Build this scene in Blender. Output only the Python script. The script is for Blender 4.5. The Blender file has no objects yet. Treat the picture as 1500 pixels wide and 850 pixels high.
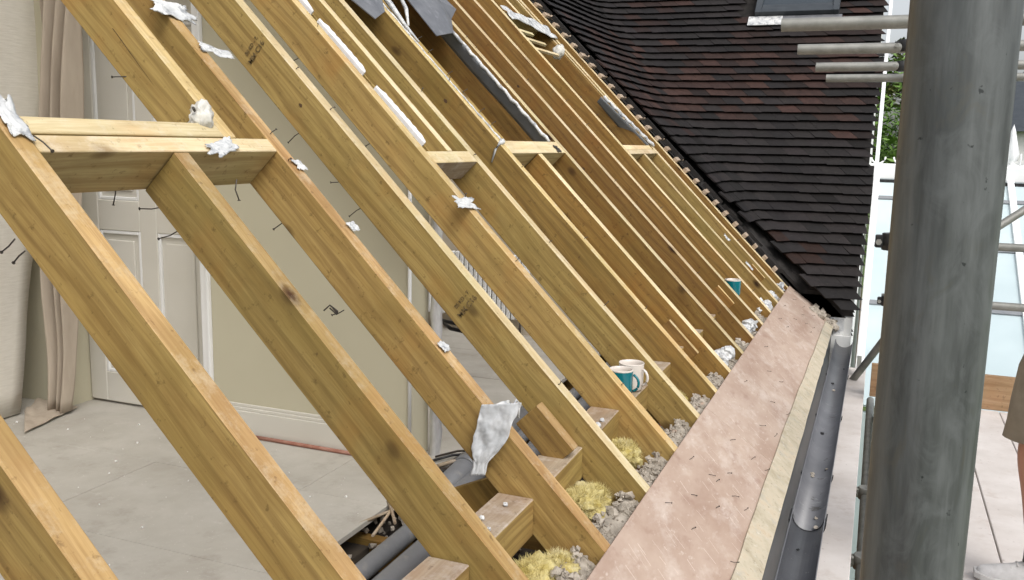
import bpy, bmesh, math, random
from mathutils import Vector, Matrix, noise
import numpy as np
R = math.radians
random.seed(7)
sc = bpy.context.scene
col = sc.collection

# ------------------------------------------------------------------ camera
cam_d = bpy.data.cameras.new('camera'); cam = bpy.data.objects.new('camera', cam_d); col.objects.link(cam)
cam_d.sensor_width = 36.0; cam_d.lens = 1327.55/1500*36; cam_d.clip_start = 0.02; cam_d.clip_end = 2000
def camrot(a, b, c):
    return Matrix.Rotation(a, 3, 'Z') @ Matrix.Rotation(b, 3, 'X') @ Matrix.Rotation(c, 3, 'Y')
M = camrot(0.381485, -0.161872, -0.020007)      # columns: right, forward, up
mm = Matrix((M.col[0], M.col[2], -M.col[1])).transposed().to_4x4()
mm.translation = Vector((0.55965, -1.37904, 1.00614))
cam.matrix_world = mm
sc.camera = cam

# ------------------------------------------------------------------ sky and sun (bright overcast)
w = bpy.data.worlds.new('World'); sc.world = w; w.use_nodes = True
nt = w.node_tree; bg = nt.nodes['Background']
sky = nt.nodes.new('ShaderNodeTexSky'); sky.sky_type = 'NISHITA'; sky.sun_disc = False
SUN_EL, SUN_AZ = R(52), R(132)                  # azimuth measured from +Y towards +X
sky.sun_elevation = SUN_EL; sky.sun_rotation = SUN_AZ
sky.dust_density = 4.0; sky.air_density = 1.0; sky.ozone_density = 1.0
hs = nt.nodes.new('ShaderNodeHueSaturation'); hs.inputs['Saturation'].default_value = 0.28
nt.links.new(sky.outputs[0], hs.inputs['Color']); nt.links.new(hs.outputs[0], bg.inputs[0])
bg.inputs[1].default_value = 0.15
sd = bpy.data.lights.new('sun', 'SUN'); sd.energy = 0.9; sd.angle = R(25); sd.color = (1.0, 0.97, 0.93)
so = bpy.data.objects.new('sun', sd); col.objects.link(so)
sv = Vector((math.sin(SUN_AZ)*math.cos(SUN_EL), math.cos(SUN_AZ)*math.cos(SUN_EL), math.sin(SUN_EL)))
so.rotation_euler = sv.to_track_quat('Z', 'Y').to_euler()
sc.view_settings.view_transform = 'Standard'; sc.view_settings.look = 'None'
sc.view_settings.exposure = 0.48; sc.view_settings.gamma = 1.0
sc.cycles.max_bounces = 8; sc.cycles.diffuse_bounces = 5

# ------------------------------------------------------------------ constants measured for the place
PIT = 0.790592; CP, SP = math.cos(PIT), math.sin(PIT)
DEP = 0.131; TH = 0.047
YR = dict(zip(range(1, 16), [-.499, -.093, .315, .707, 1.136, 1.529, 1.937, 2.327, 2.696, 3.101, 3.491, 3.907, 4.319, 4.715, 5.129]))
YR[16] = 5.41; YR[0] = -.90
FLOOR = -0.30; DECK = -0.55
def rp(s, y, n=0.0):                             # a point of the roof plane: s up the slope, y along the eaves, n outward
    return Vector((-s*CP + n*SP, y, s*SP + n*CP))

# ------------------------------------------------------------------ materials
def mat(name): 
    m = bpy.data.materials.new(name); m.use_nodes = True
    return m, m.node_tree.nodes, m.node_tree.links, m.node_tree.nodes['Principled BSDF']
def N(ns, t, **k):
    n = ns.new(t)
    for a, b in k.items():
        if a in n.inputs: n.inputs[a].default_value = b
        else: setattr(n, a, b)
    return n
def ramp(ns, stops, interp='LINEAR'):
    n = ns.new('ShaderNodeValToRGB'); n.color_ramp.interpolation = interp
    e = n.color_ramp.elements
    while len(e) < len(stops): e.new(0.5)
    for i, (p, c) in enumerate(stops):
        e[i].position = p; e[i].color = (c if len(c) == 4 else (*c, 1)) if not isinstance(c, (int, float)) else (c, c, c, 1)
    return n
def coords(ns, ls, scale=(1, 1, 1), rnd=True, kind='Object'):
    tc = ns.new('ShaderNodeTexCoord'); mp = ns.new('ShaderNodeMapping'); mp.inputs['Scale'].default_value = scale
    if rnd:
        oi = ns.new('ShaderNodeObjectInfo'); ml = N(ns, 'ShaderNodeVectorMath', operation='SCALE'); ml.inputs['Scale'].default_value = 37.0
        cb = ns.new('ShaderNodeCombineXYZ')
        for i in range(3): ls.new(oi.outputs['Random'], cb.inputs[i])
        ls.new(cb.outputs[0], ml.inputs[0])
        ad = N(ns, 'ShaderNodeVectorMath', operation='ADD'); ls.new(tc.outputs[kind], ad.inputs[0]); ls.new(ml.outputs[0], ad.inputs[1])
        ls.new(ad.outputs[0], mp.inputs['Vector'])
    else: ls.new(tc.outputs[kind], mp.inputs['Vector'])
    return mp.outputs[0]
def mix(ns, ls, fac, a, b, mode='MIX'):
    n = ns.new('ShaderNodeMix'); n.data_type = 'RGBA'; n.blend_type = mode; n.clamp_factor = True
    for s, v in ((0, fac), (6, a), (7, b)):
        if isinstance(v, (int, float)): n.inputs[s].default_value = v
        elif isinstance(v, tuple): n.inputs[s].default_value = (*v, 1)
        else: ls.new(v, n.inputs[s])
    return n.outputs[2]
def bump(ns, ls, h, bs, strength=0.3, dist=0.002):
    b = N(ns, 'ShaderNodeBump'); b.inputs['Strength'].default_value = strength; b.inputs['Distance'].default_value = dist
    ls.new(h, b.inputs['Height']); ls.new(b.outputs[0], bs.inputs['Normal'])

def wood(name, base, dark, alt, rough=0.72, dirt=0.0, dirtcol=(.6, .57, .5), knots=1.0, grain=1.0, warp=1.0):
    m, ns, ls, bs = mat(name)
    v = coords(ns, ls)
    # slow warp so the grain wanders
    nw = N(ns, 'ShaderNodeTexNoise', Scale=2.2, Detail=2.0)
    mp1 = ns.new('ShaderNodeMapping'); mp1.inputs['Scale'].default_value = (.55, 2.5, 2.5); ls.new(v, mp1.inputs[0]); ls.new(mp1.outputs[0], nw.inputs['Vector'])
    wa = N(ns, 'ShaderNodeVectorMath', operation='SCALE'); wa.inputs['Scale'].default_value = 0.07*warp; ls.new(nw.outputs['Color'], wa.inputs[0])
    va = N(ns, 'ShaderNodeVectorMath', operation='ADD'); ls.new(v, va.inputs[0]); ls.new(wa.outputs[0], va.inputs[1])
    mp2 = ns.new('ShaderNodeMapping'); mp2.inputs['Scale'].default_value = (.9, 26, 26); ls.new(va.outputs[0], mp2.inputs[0])
    g1 = N(ns, 'ShaderNodeTexNoise', Scale=1.0, Detail=3.0, Roughness=.55); ls.new(mp2.outputs[0], g1.inputs['Vector'])
    mp3 = ns.new('ShaderNodeMapping'); mp3.inputs['Scale'].default_value = (4, 160, 160); ls.new(va.outputs[0], mp3.inputs[0])
    g2 = N(ns, 'ShaderNodeTexNoise', Scale=1.0, Detail=3.0, Roughness=.6); ls.new(mp3.outputs[0], g2.inputs['Vector'])
    # growth rings: bands across the board
    wv = N(ns, 'ShaderNodeTexWave', Scale=7.0, Distortion=6.0, Detail=2.0); wv.bands_direction = 'Z'; wv.inputs['Detail Scale'].default_value = .6
    mp4 = ns.new('ShaderNodeMapping'); mp4.inputs['Scale'].default_value = (.35, .8, 1.0); ls.new(va.outputs[0], mp4.inputs[0]); ls.new(mp4.outputs[0], wv.inputs['Vector'])
    r1 = ramp(ns, [(.30, 0.0), (.72, 1.0)]); ls.new(g1.outputs[0], r1.inputs[0])
    c = mix(ns, ls, r1.outputs[0], base, alt)
    r0 = ramp(ns, [(.62, 0.0), (.95, .34*grain)]); ls.new(wv.outputs['Fac'], r0.inputs[0])
    c = mix(ns, ls, r0.outputs[0], c, dark)
    r2 = ramp(ns, [(.38, .33*grain), (.60, 0.0)]); ls.new(g2.outputs[0], r2.inputs[0])
    c = mix(ns, ls, r2.outputs[0], c, dark)
    # broad patches: green treatment and rust-brown stain
    n3 = N(ns, 'ShaderNodeTexNoise', Scale=2.6, Detail=3.0, Roughness=.6); ls.new(v, n3.inputs['Vector'])
    r3 = ramp(ns, [(.45, 0.0), (.72, .55)]); ls.new(n3.outputs[0], r3.inputs[0])
    c = mix(ns, ls, r3.outputs[0], c, (base[0]*.72, base[1]*.80, base[2]*.72))
    n3b = N(ns, 'ShaderNodeTexNoise', Scale=3.7, Detail=3.0, Roughness=.65); mpb = ns.new('ShaderNodeMapping'); mpb.inputs['Location'].default_value = (9, 4, 3); ls.new(v, mpb.inputs[0]); ls.new(mpb.outputs[0], n3b.inputs['Vector'])
    r3b = ramp(ns, [(.52, 0.0), (.72, .45)]); ls.new(n3b.outputs[0], r3b.inputs[0])
    c = mix(ns, ls, r3b.outputs[0], c, (base[0]*.98, base[1]*.72, base[2]*.55))
    n3c = N(ns, 'ShaderNodeTexNoise', Scale=1.0, Detail=5.0, Roughness=.65); mpc = ns.new('ShaderNodeMapping'); mpc.inputs['Scale'].default_value = (3.2, 15, 15); mpc.inputs['Location'].default_value = (2, 7, 5); ls.new(va.outputs[0], mpc.inputs[0]); ls.new(mpc.outputs[0], n3c.inputs['Vector'])
    r3c = ramp(ns, [(.50, 0.0), (.74, .60*grain)]); ls.new(n3c.outputs[0], r3c.inputs[0])
    c = mix(ns, ls, r3c.outputs[0], c, (base[0]*.55, base[1]*.48, base[2]*.42))
    # knots: sparse cells
    mk = ns.new('ShaderNodeMapping'); mk.inputs['Scale'].default_value = (4.6, 8, 8); ls.new(va.outputs[0], mk.inputs[0])
    vo = N(ns, 'ShaderNodeTexVoronoi', Scale=1.0); ls.new(mk.outputs[0], vo.inputs['Vector'])
    sep = ns.new('ShaderNodeSeparateColor'); ls.new(vo.outputs['Color'], sep.inputs[0])
    gt = N(ns, 'ShaderNodeMath', operation='GREATER_THAN'); gt.inputs[1].default_value = .55; ls.new(sep.outputs[0], gt.inputs[0])
    rk = ramp(ns, [(.05, 1.0), (.13, .55), (.18, .12), (.42, 0.0)]); ls.new(vo.outputs['Distance'], rk.inputs[0])
    mk2 = N(ns, 'ShaderNodeMath', operation='MULTIPLY'); ls.new(rk.outputs[0], mk2.inputs[0]); ls.new(gt.outputs[0], mk2.inputs[1])
    mk3 = N(ns, 'ShaderNodeMath', operation='MULTIPLY'); mk3.inputs[1].default_value = knots; ls.new(mk2.outputs[0], mk3.inputs[0])
    c = mix(ns, ls, mk3.outputs[0], c, (dark[0]*.35, dark[1]*.28, dark[2]*.25))
    # specks and grime
    n4 = N(ns, 'ShaderNodeTexNoise', Scale=42.0, Detail=4.0, Roughness=.7); ls.new(v, n4.inputs['Vector'])
    r4 = ramp(ns, [(.30, .5), (.40, 0.0)]); ls.new(n4.outputs[0], r4.inputs[0])
    c = mix(ns, ls, r4.outputs[0], c, (dark[0]*.5, dark[1]*.5, dark[2]*.5))
    if dirt > 0:
        n5 = N(ns, 'ShaderNodeTexNoise', Scale=16.0, Detail=6.0, Roughness=.75); ls.new(v, n5.inputs['Vector'])
        r5 = ramp(ns, [(.5, 0.0), (.68, dirt)]); ls.new(n5.outputs[0], r5.inputs[0])
        c = mix(ns, ls, r5.outputs[0], c, dirtcol)
    # per-board brightness
    oi = ns.new('ShaderNodeObjectInfo'); mr = N(ns, 'ShaderNodeMapRange'); mr.inputs['To Min'].default_value = .84; mr.inputs['To Max'].default_value = 1.12
    ls.new(oi.outputs['Random'], mr.inputs['Value'])
    hv = ns.new('ShaderNodeHueSaturation'); ls.new(mr.outputs[0], hv.inputs['Value'])
    fr = N(ns, 'ShaderNodeMath', operation='MULTIPLY'); fr.inputs[1].default_value = 7.31; ls.new(oi.outputs['Random'], fr.inputs[0]); f2_ = N(ns, 'ShaderNodeMath', operation='FRACT'); ls.new(fr.outputs[0], f2_.inputs[0])
    mh = N(ns, 'ShaderNodeMapRange'); mh.inputs['To Min'].default_value = .4965; mh.inputs['To Max'].default_value = .506; ls.new(f2_.outputs[0], mh.inputs['Value']); ls.new(mh.outputs[0], hv.inputs['Hue']); ls.new(c, hv.inputs['Color'])
    ls.new(hv.outputs[0], bs.inputs['Base Color']); bs.inputs['Roughness'].default_value = rough
    bs.inputs['Specular IOR Level'].default_value = .3
    bump(ns, ls, g2.outputs[0], bs, .35, .0015)
    return m
def noisy(name, a, b, scale=8, rough=.8, detail=5, spots=None, bumpd=.002, bstr=.4, metallic=0, stretch=(1, 1, 1), spec=.4, lo=.35, hi=.65):
    m, ns, ls, bs = mat(name); v = coords(ns, ls, stretch)
    n = N(ns, 'ShaderNodeTexNoise', Scale=float(scale), Detail=float(detail), Roughness=.62); ls.new(v, n.inputs['Vector'])
    r = ramp(ns, [(lo, a), (hi, b)]); ls.new(n.outputs[0], r.inputs[0]); c = r.outputs[0]
    if spots:
        for (sc_, lo2, hi2, amt, colr) in spots:
            n2 = N(ns, 'ShaderNodeTexNoise', Scale=float(sc_), Detail=5.0, Roughness=.7); ls.new(v, n2.inputs['Vector'])
            r2 = ramp(ns, [(lo2, 0.0), (hi2, amt)]); ls.new(n2.outputs[0], r2.inputs[0]); c = mix(ns, ls, r2.outputs[0], c, colr)
    ls.new(c, bs.inputs['Base Color']); bs.inputs['Roughness'].default_value = rough; bs.inputs['Metallic'].default_value = metallic
    bs.inputs['Specular IOR Level'].default_value = spec
    if bstr: bump(ns, ls, n.outputs[0], bs, bstr, bumpd)
    return m

MT = {}
MT['timber'] = wood('treated_pine', (.355, .236, .074), (.125, .066, .020), (.440, .310, .110))
MT['timber_orange'] = wood('warm_pine', (.290, .155, .038), (.10, .042, .012), (.31, .185, .055))
MT['timber_dark'] = wood('dark_pine', (.26, .155, .042), (.09, .045, .016), (.30, .19, .06))
MT['top'] = wood('skylit_top_edge', (.54, .395, .175), (.25, .14, .05), (.62, .48, .25), dirt=.5, dirtcol=(.60, .54, .40), rough=.8)  # all three top edges: skylight painted in as paler colour, plus batten weathering
MT['top_orange'] = wood('skylit_weathered_top_edge', (.42, .265, .10), (.18, .085, .03), (.55, .38, .18), dirt=.45, dirtcol=(.54, .45, .31), rough=.8)
MT['top_pale'] = wood('skylit_pale_top_edge', (.66, .535, .31), (.40, .26, .11), (.74, .62, .41), dirt=.35, dirtcol=(.74, .68, .56), rough=.8, knots=.5)
MT['header_pine_lit'] = wood('lit_header_pine', (.52, .40, .18), (.26, .15, .05), (.60, .48, .25), knots=.6)  # paler than the rafters: light bounced onto the header faces is painted in
MT['dusty'] = wood('dusty_timber', (.40, .31, .22), (.22, .14, .08), (.44, .36, .27), dirt=.85, dirtcol=(.50, .43, .37), knots=.3)
MT['ply'] = noisy('red_plywood', (.325, .222, .168), (.45, .345, .275), 6, .72, 8, stretch=(1, .5, 1), lo=.32, hi=.66,
                  spots=[(2.2, .45, .68, .6, (.52, .42, .35)), (9, .52, .70, .55, (.58, .50, .44)), (17, .56, .70, .55, (.27, .165, .125)), (45, .60, .70, .5, (.66, .58, .51)), (120, .66, .72, .6, (.16, .11, .09))], bstr=.2, bumpd=.001)
MT['ply_edge'] = noisy('pale_eaves_board', (.34, .29, .20), (.56, .50, .39), 11, .85, 8, lo=.3, hi=.66, spots=[(11, .52, .68, .7, (.40, .30, .19)), (20, .55, .7, .6, (.34, .33, .30)), (60, .6, .68, .7, (.16, .13, .09)), (35, .6, .7, .6, (.70, .66, .58))])
MT['scratch'] = noisy('scratch_marks', (.72, .60, .52), (.80, .70, .62), 30, .9, 3, bstr=0)
MT['floor'] = noisy('dusty_chipboard', (.33, .305, .26), (.46, .435, .385), 2.2, .9, 8, lo=.3, hi=.7, spots=[(1.3, .45, .7, .6, (.50, .48, .435)), (6, .55, .74, .55, (.27, .24, .20)), (16, .6, .72, .4, (.56, .54, .50)), (110, .64, .72, .8, (.68, .66, .62)), (75, .70, .76, .5, (.20, .17, .14))], bstr=.1)
MT['void'] = noisy('dark_underfloor', (.035, .028, .022), (.07, .055, .04), 6, .95)  # near black: shade of the open floor hole put into the colour
MT['wall'] = noisy('cream_plaster', (.49, .455, .335), (.52, .485, .36), 1.5, .85, 3, bstr=.03)
MT['wall_pink'] = noisy('beige_plaster', (.50, .44, .35), (.53, .47, .375), 1.5, .85, 3, bstr=.03)
MT['gloss'] = noisy('white_paint', (.58, .555, .49), (.63, .605, .54), 2, .45, 3, bstr=.02)
MT['gloss_white'] = noisy('white_gloss', (.72, .72, .70), (.80, .80, .79), 2, .4, 3, bstr=.02)
MT['sheet'] = noisy('cream_dust_sheet', (.60, .565, .49), (.67, .635, .56), 14, .95, 6, stretch=(1, 1, 9), bstr=.5, bumpd=.003)
MT['curtain'] = noisy('taupe_fabric', (.36, .30, .235), (.42, .355, .28), 6, .95, 4, stretch=(3, 3, .5), bstr=.3)
MT['steel'] = noisy('nail_steel', (.05, .045, .04), (.10, .085, .07), 60, .55, 3, metallic=.5, bstr=0)
MT['galv'] = noisy('galvanised_tube', (.115, .128, .118), (.205, .215, .20), 16, .46, 8, metallic=.45, stretch=(1, 1, .22), bstr=.12, bumpd=.0006,
                   spots=[(30, .50, .66, .6, (.085, .095, .095)), (70, .66, .72, .8, (.045, .05, .05)), (9, .50, .75, .5, (.26, .265, .235))])
MT['galv_far'] = noisy('dull_tube', (.22, .22, .20), (.32, .315, .29), 12, .5, 5, metallic=.4, bstr=.05)
MT['black'] = noisy('black_coupler', (.02, .02, .022), (.05, .05, .05), 30, .5, 4, metallic=.4)
MT['gutter'] = noisy('grey_gutter', (.12, .123, .135), (.165, .168, .18), 4, .42, 5, spots=[(18, .60, .75, .5, (.34, .34, .34)), (50, .66, .72, .8, (.5, .5, .48)), (12, .62, .68, .8, (.05, .045, .04))], bstr=.1, bumpd=.0008, spec=.6)
MT['deck'] = noisy('pale_deck_ply', (.52, .475, .44), (.64, .60, .57), 3, .85, 7, spots=[(7, .55, .72, .55, (.44, .37, .32)), (30, .63, .72, .6, (.30, .25, .22))], bstr=.1)
MT['toe'] = wood('toe_board_wood', (.36, .22, .12), (.20, .11, .06), (.42, .28, .17))
MT['mortar'] = noisy('old_mortar', (.27, .235, .19), (.46, .41, .345), 22, .95, 8, spots=[(12, .6, .7, .7, (.20, .16, .12)), (9, .62, .72, .5, (.50, .28, .18))], bumpd=.01, bstr=.8)
MT['brick'] = noisy('red_brick', (.33, .14, .08), (.42, .2, .12), 12, .95, 6)
MT['wool'] = noisy('yellow_mineral_wool', (.42, .33, .10), (.62, .54, .27), 24, 1.0, 8, spots=[(10, .55, .7, .6, (.56, .52, .42)), (60, .6, .7, .6, (.30, .22, .10))], bumpd=.012, bstr=1.0, spec=.05)
MT['foam'] = noisy('white_foam', (.76, .74, .73), (.84, .83, .82), 12, .7, 3)
MT['membrane'] = noisy('torn_white_membrane', (.44, .45, .46), (.72, .72, .70), 18, .4, 6, spots=[(26, .52, .62, .75, (.20, .21, .23))], bumpd=.004, bstr=.6)
MT['flap'] = noisy('thin_white_film', (.42, .435, .45), (.60, .61, .62), 14, .45, 5, spots=[(22, .6, .74, .5, (.36, .37, .39))], bumpd=.003, bstr=.5)
MT['plaster_wad'] = noisy('dirty_plastic', (.50, .48, .43), (.70, .68, .62), 25, .45, 6, spots=[(30, .58, .68, .7, (.25, .23, .2))], bumpd=.004, bstr=.6)
MT['lead'] = noisy('grey_flashing', (.17, .175, .19), (.25, .255, .27), 9, .45, 6, metallic=.5, spots=[(14, .58, .75, .6, (.40, .40, .42))], bstr=.3)
MT['grey_strip'] = noisy('blue_grey_flashing', (.19, .20, .215), (.24, .25, .265), 9, .5, 5, bstr=.2)
MT['pipe'] = noisy('grey_waste_pipe', (.16, .165, .175), (.20, .205, .215), 5, .38, 4, spots=[(12, .55, .7, .6, (.30, .28, .25))], bstr=.05)
MT['foil'] = noisy('silver_pipe_wrap', (.50, .50, .50), (.76, .76, .76), 26, .35, 6, metallic=.4, stretch=(1, 1, .3), bumpd=.003, bstr=.7)
MT['teal'] = noisy('teal_glaze', (.0, .135, .165), (.005, .165, .195), 3, .15, 2, bstr=0, spec=.7)
MT['cream'] = noisy('white_glaze', (.62, .56, .50), (.68, .62, .56), 3, .25, 2, bstr=0, spec=.6)
MT['ochre'] = noisy('tan_glaze', (.55, .42, .27), (.62, .48, .32), 3, .35, 2, bstr=0)
MT['tea'] = noisy('old_tea', (.10, .05, .02), (.12, .06, .03), 3, .1, 2, bstr=0)
MT['ink'] = noisy('stamp_ink', (.06, .04, .018), (.22, .15, .06), 130, .9, 2, bstr=0)
MT['red'] = noisy('red_sealant', (.30, .13, .09), (.38, .20, .15), 20, .8, 4)
MT['felt'] = noisy('black_underlay', (.012, .011, .010), (.03, .026, .024), 12, .95, 5)
MT['batten'] = noisy('batten_wood', (.30, .22, .15), (.44, .35, .27), 12, .9, 5)
MT['frame_dark'] = noisy('dark_window_frame', (.035, .042, .05), (.05, .058, .066), 6, .4, 3)
MT['glassdark'] = noisy('dark_glass', (.03, .04, .05), (.04, .052, .062), 2, .12, 2, bstr=0, spec=.7)
MT['pale_poly'] = noisy('pale_blue_glazing', (.46, .55, .575), (.54, .63, .65), 1.2, .3, 3, bstr=.02)
MT['white_pvc'] = noisy('white_pvc', (.80, .81, .82), (.86, .87, .87), 3, .35, 2, bstr=0)
MT['render'] = noisy('white_render', (.70, .70, .68), (.78, .78, .76), 8, .9, 5)
MT['grass'] = noisy('lawn', (.05, .085, .02), (.09, .13, .035), 4, 1, 6)
MT['bark'] = noisy('bark', (.09, .065, .045), (.14, .10, .07), 12, 1, 6)
MT['skin'] = noisy('skin', (.46, .23, .15), (.52, .27, .18), 6, .55, 3, bstr=.05)
MT['shorts'] = noisy('khaki_cotton', (.27, .235, .18), (.33, .29, .225), 14, .95, 5, bstr=.4)
MT['shirt'] = noisy('black_cotton', (.018, .018, .02), (.03, .03, .033), 14, .95, 5)
MT['shoe'] = noisy('grey_white_trainer', (.50, .49, .48), (.68, .67, .66), 14, .75, 4)
MT['sole'] = noisy('rubber_sole', (.55, .54, .52), (.66, .65, .63), 10, .7, 4)
MT['hair'] = noisy('brown_hair', (.035, .022, .014), (.07, .045, .028), 60, .7, 4, stretch=(1, 1, .2))
MT['eye'] = noisy('eye', (.7, .7, .68), (.75, .75, .73), 3, .2, 1, bstr=0)
def near_galv():
    m, ns, ls, bs = mat('spangled_galvanised_tube')
    v1 = coords(ns, ls, (1, 1, .10), rnd=False); v2 = coords(ns, ls, (1, 1, .5), rnd=False); v3 = coords(ns, ls, (1, 1, .85), rnd=False)
    n1 = N(ns, 'ShaderNodeTexNoise', Scale=95.0, Detail=4.0, Roughness=.6); ls.new(v1, n1.inputs['Vector'])
    n2 = N(ns, 'ShaderNodeTexNoise', Scale=60.0, Detail=6.0, Roughness=.65); n2.inputs['Distortion'].default_value = 1.2; ls.new(v2, n2.inputs['Vector'])
    n3 = N(ns, 'ShaderNodeTexNoise', Scale=190.0, Detail=3.0); ls.new(v3, n3.inputs['Vector'])
    r1 = ramp(ns, [(.34, (.075, .080, .080)), (.5, (.108, .115, .115)), (.66, (.160, .169, .169))]); ls.new(n1.outputs[0], r1.inputs[0])
    r2 = ramp(ns, [(.46, 0.0), (.66, .55)]); ls.new(n2.outputs[0], r2.inputs[0]); c = mix(ns, ls, r2.outputs[0], r1.outputs[0], (.165, .176, .177))
    r2b = ramp(ns, [(.30, .5), (.42, 0.0)]); ls.new(n2.outputs[0], r2b.inputs[0]); c = mix(ns, ls, r2b.outputs[0], c, (.12, .112, .092))
    r3 = ramp(ns, [(.70, 0.0), (.75, .9)]); ls.new(n3.outputs[0], r3.inputs[0]); c = mix(ns, ls, r3.outputs[0], c, (.03, .034, .034))
    ls.new(c, bs.inputs['Base Color']); bs.inputs['Metallic'].default_value = .35
    rr = ramp(ns, [(.35, .36), (.65, .55)]); ls.new(n2.outputs[0], rr.inputs[0]); ls.new(rr.outputs[0], bs.inputs['Roughness'])
    bump(ns, ls, n2.outputs[0], bs, .25, .0006); return m
MT['galv_near'] = near_galv()
MT['knot'] = noisy('dark_knot', (.045, .022, .010), (.11, .06, .025), 120, .7, 4, bstr=.2)
# tiles: colour per tile through a face attribute
def tile_mat():
    m, ns, ls, bs = mat('clay_tile'); v = coords(ns, ls)
    at = ns.new('ShaderNodeAttribute'); at.attribute_name = 'tone'
    n = N(ns, 'ShaderNodeTexNoise', Scale=22.0, Detail=6.0, Roughness=.7); ls.new(v, n.inputs['Vector'])
    r = ramp(ns, [(.3, .65), (.7, 1.25)]); ls.new(n.outputs[0], r.inputs[0])
    c = mix(ns, ls, 1.0, at.outputs['Color'], r.outputs[0], 'MULTIPLY')
    n2 = N(ns, 'ShaderNodeTexNoise', Scale=70.0, Detail=3.0); ls.new(v, n2.inputs['Vector'])
    r2 = ramp(ns, [(.68, 0.0), (.76, .35)]); ls.new(n2.outputs[0], r2.inputs[0]); c = mix(ns, ls, r2.outputs[0], c, (.16, .16, .12))
    ls.new(c, bs.inputs['Base Color']); bs.inputs['Roughness'].default_value = .72; bs.inputs['Specular IOR Level'].default_value = .3
    bump(ns, ls, n.outputs[0], bs, .6, .004); return m
MT['tile'] = tile_mat()
def leaf_mat(name, a, b):
    m, ns, ls, bs = mat(name); v = coords(ns, ls)
    n = N(ns, 'ShaderNodeTexNoise', Scale=1.6, Detail=3.0); ls.new(v, n.inputs['Vector'])
    r = ramp(ns, [(.35, a), (.65, b)]); ls.new(n.outputs[0], r.inputs[0]); ls.new(r.outputs[0], bs.inputs['Base Color']); bs.inputs['Roughness'].default_value = .6
    bs.inputs['Transmission Weight'].default_value = 0
    return m
MT['leaf'] = leaf_mat('green_leaves', (.07, .15, .015), (.15, .27, .04))
MT['leaf_olive'] = leaf_mat('olive_leaves', (.06, .08, .015), (.13, .15, .04))

# ------------------------------------------------------------------ helpers
def wm(o):
    m = o.matrix_basis.copy()
    if o.parent: m = wm(o.parent) @ m
    return m
def link(o, parent=None):
    col.objects.link(o)
    if parent is not None: o.parent = parent
    return o
def tag(o, label=None, cat=None, group=None, kind=None):
    if label: o['label'] = label
    if cat: o['category'] = cat
    if group: o['group'] = group
    if kind: o['kind'] = kind
    return o
def obj(name, bm, mats, parent=None, world=True, smooth=False, bevel=0.0, loc=None):
    """bm in world coordinates; becomes local to loc / parent."""
    if not isinstance(mats, (list, tuple)): mats = [mats]
    me = bpy.data.meshes.new(name)
    if world and parent is not None: bm.transform(wm(parent).inverted())
    if loc is not None and parent is None: bm.transform(Matrix.Translation(-Vector(loc)))
    bmesh.ops.recalc_face_normals(bm, faces=bm.faces)
    if smooth:
        for f in bm.faces: f.smooth = True
    bm.to_mesh(me); bm.free()
    for m in mats: me.materials.append(MT[m] if isinstance(m, str) else m)
    o = bpy.data.objects.new(name, me)
    if loc is not None and parent is None: o.location = loc
    link(o, parent)
    if bevel:
        b = o.modifiers.new('bevel', 'BEVEL'); b.width = bevel; b.segments = 1; b.limit_method = 'ANGLE'
    return o
def empty(name, loc=(0, 0, 0)):
    o = bpy.data.objects.new(name, None); o.empty_display_size = .05; o.location = loc; return link(o)
def B(): return bmesh.new()
def box(bm, a, b, m=0, jit=0):
    x0, y0, z0 = a; x1, y1, z1 = b
    vs = [bm.verts.new((x + random.uniform(-jit, jit), y + random.uniform(-jit, jit), z + random.uniform(-jit, jit))) for x in (x0, x1) for y in (y0, y1) for z in (z0, z1)]
    for q in ((0, 1, 3, 2), (4, 6, 7, 5), (0, 4, 5, 1), (2, 3, 7, 6), (0, 2, 6, 4), (1, 5, 7, 3)):
        f = bm.faces.new([vs[i] for i in q]); f.material_index = m
    return vs
def obox(bm, o, ax, ay, az, m=0):
    """box from a corner and three edge vectors"""
    o, ax, ay, az = map(Vector, (o, ax, ay, az))
    vs = [bm.verts.new(o + ax*i + ay*j + az*k) for i in (0, 1) for j in (0, 1) for k in (0, 1)]
    for q in ((0, 1, 3, 2), (4, 6, 7, 5), (0, 4, 5, 1), (2, 3, 7, 6), (0, 2, 6, 4), (1, 5, 7, 3)):
        f = bm.faces.new([vs[i] for i in q]); f.material_index = m
def rbox(bm, s0, s1, y0, y1, n0, n1, m=0):
    obox(bm, rp(s0, y0, n0), rp(s1, y0, n0) - rp(s0, y0, n0), (0, y1-y0, 0), Vector((SP, 0, CP))*(n1-n0), m)
def tube(bm, pts, r, seg=10, m=0, cap=True, rs=None):
    pts = [Vector(p) for p in pts]; rings = []
    for i, p in enumerate(pts):
        t = (pts[min(i+1, len(pts)-1)] - pts[max(i-1, 0)]).normalized()
        a = Vector((0, 0, 1)) if abs(t.z) < .9 else Vector((1, 0, 0))
        u = t.cross(a).normalized(); v = t.cross(u)
        rr = rs[i] if rs else r
        rings.append([bm.verts.new(p + (u*math.cos(2*math.pi*k/seg) + v*math.sin(2*math.pi*k/seg))*rr) for k in range(seg)])
    for a, b in zip(rings, rings[1:]):
        for k in range(seg):
            f = bm.faces.new((a[k], a[(k+1) % seg], b[(k+1) % seg], b[k])); f.material_index = m; f.smooth = True
    if cap:
        for rg in (rings[0], rings[-1]):
            f = bm.faces.new(rg); f.material_index = m
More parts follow.
